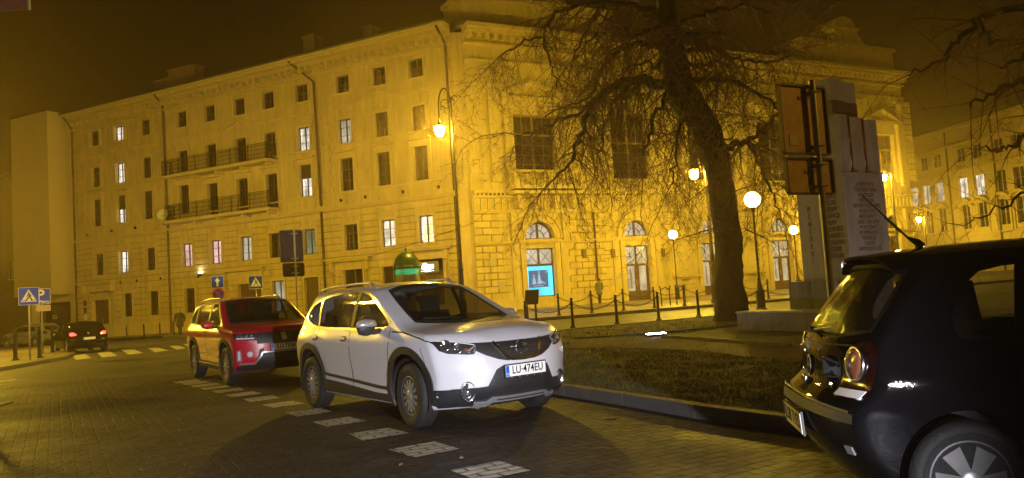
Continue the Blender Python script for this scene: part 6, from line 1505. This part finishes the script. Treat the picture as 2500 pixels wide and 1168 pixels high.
m = MB()
for k in range(12): a = 2 * PI * k / 12; m.lathe([(.001, -.03), (.03, 0), (.001, .03)], (.66 * math.cos(a), .66 * math.sin(a), 2.84), 6)
m.build('beads', K['steel'], ac)
p = at(1298, 730, 30); 
ip = empty('info_panel', (p.x, p.y, 0), math.radians(25), 'slanted dark information panel on two legs behind the white car bonnet', 'panel')
MB().add([(-.36, -.10, .82), (.22, -.10, .82), (.42, .16, 1.36), (-.16, .16, 1.36), (-.36, -.06, .80), (.22, -.06, .80), (.42, .20, 1.34), (-.16, .20, 1.34)], [(0, 1, 2, 3), (7, 6, 5, 4), (0, 4, 5, 1), (1, 5, 6, 2), (2, 6, 7, 3), (3, 7, 4, 0)]).build('board', K['signblack'], ip)
for x in (-.22, .14): MB().box(x - .03, x + .03, -.03, .03, 0, .86).build('leg', K['iron'], ip)
p = gat(1733, 742)
tb_ = empty('litter_bin', (p.x, p.y - 2, .12), .3, 'dark slatted litter bin tucked behind the left side of the trunk', 'bin')
m = MB(); m.lathe([(.2, .25), (.24, .75), (.22, .76)], n=12); m.build('basket', K['iron'], tb_); MB().tube([(.28, 0, 0), (.28, 0, 1.15)], .035, 6).tube([(.28, 0, .95), (-.25, 0, 1.0)], .02, 6).build('stand', K['iron'], tb_)
for (px, py), l in (((1627, 753), 'arched iron bike rack left of the slim globe lamp base'), ((1664, 750), 'arched iron bike rack right of the slim globe lamp base')):
    p = gat(px, py); rt = empty('bike_rack', (p.x, p.y, .12), .4, l, 'bike rack', 'iron bike racks')
    for x in (-.28, .28): MB().tube([(x * .9, 0, 0), (x * .92, 0, .75), (x * 1.1, 0, 1.0)], .03, 6).build('leg', K['iron'], rt)
    MB().tube([(-.27, 0, .82), (-.12, 0, .87), (0, 0, .93), (.12, 0, .87), (.27, 0, .82)], .026, 6).build('top_bar', K['iron'], rt)
p = gat(1603, 833)
gl = empty('ground_floodlight', (p.x, p.y, .12), .25, 'bright white floodlight lying at the corner of the brick path on the lawn', 'floodlight')
MB().box(-.24, .24, -.12, .12, 0, .05).build('housing', K['iron'], gl); MB().box(-.21, .21, -.09, .09, .051, .062).build('lens', emat('cold_flood', (.9, .95, 1), 75), gl)
a, b = at(900, 628, 44), at(1155, 545, 46); c2 = at(1235, 480, 50)
MB().tube([a, (a + b) / 2 - V((0, 0, .1)), b, c2], .014, 4).build('overhead_cable', K['iron'], label='thin cable sagging diagonally across the tenement corner behind the street lamp', cat='cable')
# ------------------------------------------------------------ people
def person(name, label, loc, rz, h, coat, legs, skin, hair, pose, hat=False, bag=False):
    rt = empty(name, loc, rz, label, 'person')
    s = h / 1.75
    J = {'pel': (0, 0, .95), 'wai': (0, 0, 1.10), 'che': (0, .01, 1.32), 'nec': (0, .0, 1.47), 'hd0': (0, -.01, 1.55), 'hd1': (0, -.015, 1.64), 'hd2': (0, 0, 1.72)}
    R_ = {'pel': .145, 'wai': .13, 'che': .155, 'nec': .055, 'hd0': .078, 'hd1': .092, 'hd2': .06}
    E_ = [('pel', 'wai'), ('wai', 'che'), ('che', 'nec'), ('nec', 'hd0'), ('hd0', 'hd1'), ('hd1', 'hd2')]
    for sd, q in (('l', 1), ('r', -1)):
        f = pose * q
        J.update({'hip' + sd: (q * .09, 0, .88), 'kne' + sd: (q * .10, -.16 * f, .50), 'ank' + sd: (q * .10, -.20 * f + (.10 if f < 0 else 0), .10), 'toe' + sd: (q * .11, -.20 * f - .14 + (.10 if f < 0 else 0), .035),
                  'sho' + sd: (q * .19, .01, 1.40), 'elb' + sd: (q * .25, .12 * f + .02, 1.13), 'wri' + sd: (q * .23, .10 * f - .10, .92)})
        R_.update({'hip' + sd: .10, 'kne' + sd: .062, 'ank' + sd: .045, 'toe' + sd: .035, 'sho' + sd: .072, 'elb' + sd: .052, 'wri' + sd: .038})
        E_ += [('pel', 'hip' + sd), ('hip' + sd, 'kne' + sd), ('kne' + sd, 'ank' + sd), ('ank' + sd, 'toe' + sd), ('che', 'sho' + sd), ('sho' + sd, 'elb' + sd), ('elb' + sd, 'wri' + sd)]
        w = V(J['wri' + sd]); pm = w + V((0, -.02, -.06)); J['pal' + sd] = tuple(pm); R_['pal' + sd] = .03; E_.append(('wri' + sd, 'pal' + sd))
        for k in range(4):
            a = pm + V((q * (-.022 + .015 * k) * .6, -.022 + .015 * k, -.05 - .008 * (1 - abs(k - 1.5)))); J['f%d' % k + sd] = tuple(a); R_['f%d' % k + sd] = .009; E_.append(('pal' + sd, 'f%d' % k + sd))
        J['th' + sd] = tuple(pm + V((-q * .03, -.03, -.01))); R_['th' + sd] = .010; E_.append(('pal' + sd, 'th' + sd))
    names = list(J); me = bpy.data.meshes.new('body'); me.from_pydata([tuple(V(J[n]) * s) for n in names], [(names.index(a), names.index(b)) for a, b in E_], [])
    o = bpy.data.objects.new('body', me); COL.objects.link(o)
    sm = o.modifiers.new('s', 'SKIN'); 
    if not me.skin_vertices: pass
    for i, n in enumerate(names): me.skin_vertices[0].data[i].radius = (R_[n] * s, R_[n] * s)
    me.skin_vertices[0].data[0].use_root = True
    su = o.modifiers.new('u', 'SUBSURF'); su.levels = 1; su.render_levels = 1
    dg = bpy.context.evaluated_depsgraph_get(); m2 = bpy.data.meshes.new_from_object(o.evaluated_get(dg)); bpy.data.objects.remove(o)
    m2.materials.clear()
    for k in (coat, legs, skin): m2.materials.append(k)
    for p_ in m2.polygons:
        z = p_.center.z / s; xx = abs(p_.center.x / s); p_.material_index = 2 if (z > 1.47 or (z < .93 and xx > .19)) else (1 if z < .9 else 0); p_.use_smooth = True
    b_ = bpy.data.objects.new('body', m2); COL.objects.link(b_); b_.parent = rt
    m = MB(Matrix.Scale(s, 4)); m.lathe([(.21, .62), (.205, .8), (.175, 1.0), (.165, 1.12), (.19, 1.28), (.19, 1.40), (.10, 1.47), (.075, 1.50)], n=16)
    ct = m.build('coat', coat, rt, smooth=True); ct.scale = (1.08, .82, 1)
    for q in (-1, 1):
        m = MB(Matrix.Scale(s, 4)); a = [V(J['sho' + 'rl'[q > 0]]), V(J['elb' + 'rl'[q > 0]]), V(J['wri' + 'rl'[q > 0]])]; m.tube(a, [.088, .066, .052], 10); m.build('sleeve', coat, ct, smooth=True)
    m = MB(Matrix.Scale(s, 4)); m.lathe([(.098, 1.60), (.104, 1.66), (.092, 1.72), (.05, 1.755), (.005, 1.765)], (0, .012, 0), 14)
    if not hat: m.lathe([(.085, 1.52), (.098, 1.60), (.09, 1.66)], (0, .035, 0), 12)
    m.build('hat' if hat else 'hair', hair, rt, smooth=True)
    return rt
K['coat1'] = mat('dark_coat', (.035, .035, .03), .85, var=.3); K['coat2'] = mat('olive_coat', (.12, .13, .06), .85, var=.3); K['trous'] = mat('dark_trousers', (.03, .028, .03), .9); K['skin'] = mat('skin', (.35, .2, .13), .6); K['hat1'] = mat('pale_knit_hat', (.3, .22, .15), .9); K['hair'] = mat('brown_hair', (.06, .035, .02), .8)
p = gat(440, 822); person('person', 'person in a long dark coat and pale hat walking beside the tenement wall', (p.x, p.y, p.z), math.radians(10), 1.85, K['coat1'], K['trous'], K['skin'], K['hat1'], 1, hat=True)
p = at(1464, 720, 52.5); person('person', 'person in an olive coat standing by the theatre wall downpipe', (p.x, p.y, .12), math.radians(-40), 1.70, K['coat2'], K['trous'], K['skin'], K['hair'], .3)
# ------------------------------------------------------------ lawn cover, litter
def blades(name, n, poly, seed, m, h=(.015, .05), w=.006, label=None, zb=.10, excl=None, dense=None):
    r = random.Random(seed); xs = [p[0] for p in poly]; ys = [p[1] for p in poly]; mb = MB(); c = 0
    while c < n:
        x, y = r.uniform(min(xs), max(xs)), r.uniform(min(ys), max(ys))
        if dense and r.random() > dense(x, y): continue
        if not inpoly((x, y), poly) or (any(inpoly((x, y), e) for e in excl or []) and r.random() > .07): continue
        if MN.noise(V((x * 3, y * 3, 5))) < r.uniform(-.9, .15) - .1: continue
        c += 1; a = r.uniform(0, 2 * PI); hh = r.uniform(*h); dx, dy = math.cos(a) * w, math.sin(a) * w; lx, ly = r.gauss(0, .5) * hh, r.gauss(0, .5) * hh; z = lawn_h(x, y) - .004 if inpoly((x, y), poly) else zb; hh *= .55 + .9 * max(0, .5 + MN.noise(V((x * 2.3, y * 2.3, 0))))
        b = len(mb.v); mb.v += [V((x - dx, y - dy, z)), V((x + dx, y + dy, z)), V((x + lx, y + ly, z + hh))]; mb.f.append([b, b + 1, b + 2]); mb.m.append(0)
    return mb.build(name, m, kind='stuff', fix=False)
LP_ = [(-1.9, 18.5), (-.5, 12.2), (.7, 10.35), (1.3, 9.2), (1.85, 8.1), (2.5, 7.1), (3.3, 6.2), (4.6, 5.4), (11, 4.6), (13, 28), (5.8, 25.8), (1.6, 23.6), (-.4, 21.8)]
EX = [pathp, mon_pts]
dn_ = lambda x, y: min(1, (9.5 / max(6, y)) ** 1.6)
mb = MB(); st = .12; idx = {}
def lv(i, j):
    if (i, j) not in idx:
        x, y = -2 + i * st, 5 + j * st; idx[(i, j)] = len(mb.v); mb.v.append(V((x, y, lawn_h(x, y))))
    return idx[(i, j)]
for i in range(int(15 / st)):
    for j in range(int(22 / st)):
        c_ = (-2 + (i + .5) * st, 5 + (j + .5) * st)
        if inpoly(c_, LP_) and not any(inpoly(c_, e) for e in EX): mb.f.append([lv(i, j), lv(i + 1, j), lv(i + 1, j + 1), lv(i, j + 1)]); mb.m.append(0)
mb.build('lawn_turf', K['soil'], kind='structure', fix=False, smooth=True)
blades('grass', 90000, LP_, 3, K['grass'], excl=EX, dense=dn_, w=.007)
blades('dry_grass', 16000, LP_, 4, K['grassdry'], h=(.015, .05), excl=EX, dense=dn_, w=.006)
def leaf(x, y, z, s, rz, label, seed, group='fallen leaves on the setts'):
    r = random.Random(seed); mb = MB(Matrix.Rotation(rz, 4, 'Z')); n = 9; P_ = []
    for i in range(n): a = 2 * PI * i / n; q = s * (.6 + .4 * abs(math.cos(a)) + r.uniform(-.1, .1)); P_.append((q * math.cos(a), q * .55 * math.sin(a), .006 + r.uniform(0, .012)))
    mb.add(P_ + [(0, 0, .004)], [(i, (i + 1) % n, n) for i in range(n)]); mb.add([(p[0], p[1], p[2] - .003) for p in P_] + [(0, 0, .001)], [((i + 1) % n, i, n) for i in range(n)])
    return mb.build('fallen_leaf', K['leafdry'], loc=(x, y, z), label=label, cat='leaf', group=group)
for i, (px, py, s, l) in enumerate(((1490, 1023, .09, 'largest crumpled pale leaf on the setts below the lawn kerb'), (980, 1137, .035, 'small pale leaf on the setts left of the nearest painted dashes'), (1127, 1121, .02, 'tiny leaf between the nearest two painted dashes'), (613, 1005, .025, 'tiny pale leaf left of the dashes near the white rear wheel'), (700, 1005, .02, 'tiny leaf just left of the dash below the white rear wheel'), (1166, 1000, .03, 'small leaf on the dark setts in front of the white car'))):
    p = gat(px, py); leaf(p.x, p.y, .003, s, i * 1.3, l, i)
r = random.Random(9); mb = MB()
for i in range(600):
    while True:
        x, y = r.uniform(-1, 9), r.uniform(6, 20)
        if inpoly((x, y), LP_) and r.random() < dn_(x, y): break
    s = r.uniform(.012, .032); a = r.uniform(0, 6); dx, dy = math.cos(a) * s, math.sin(a) * s; z = lawn_h(x, y) + r.uniform(.005, .03)
    mb.add([(x - dx, y - dy, z), (x + dy * .6, y - dx * .6, z + r.uniform(-.01, .015)), (x + dx, y + dy, z + .005), (x - dy * .6, y + dx * .6, z + r.uniform(-.01, .015))], [(0, 1, 2, 3)])
mb.build('leaf_litter', K['leafdry'], kind='stuff', fix=False)

fl = empty('ground_floodlight', (8.9, 14.2, .12), math.radians(30), 'second floodlight hidden behind the black car washing the right face of the monument', 'floodlight')
MB().box(-.22, .22, -.1, .05, 0, .15).build('housing', K['iron'], fl); MB().add([(-.2, .11, .03), (.2, .11, .03), (.2, .06, .17), (-.2, .06, .17)], [(0, 1, 2, 3)]).build('lens', emat('cold_flood_soft', (.95, .90, .92), 120), fl)
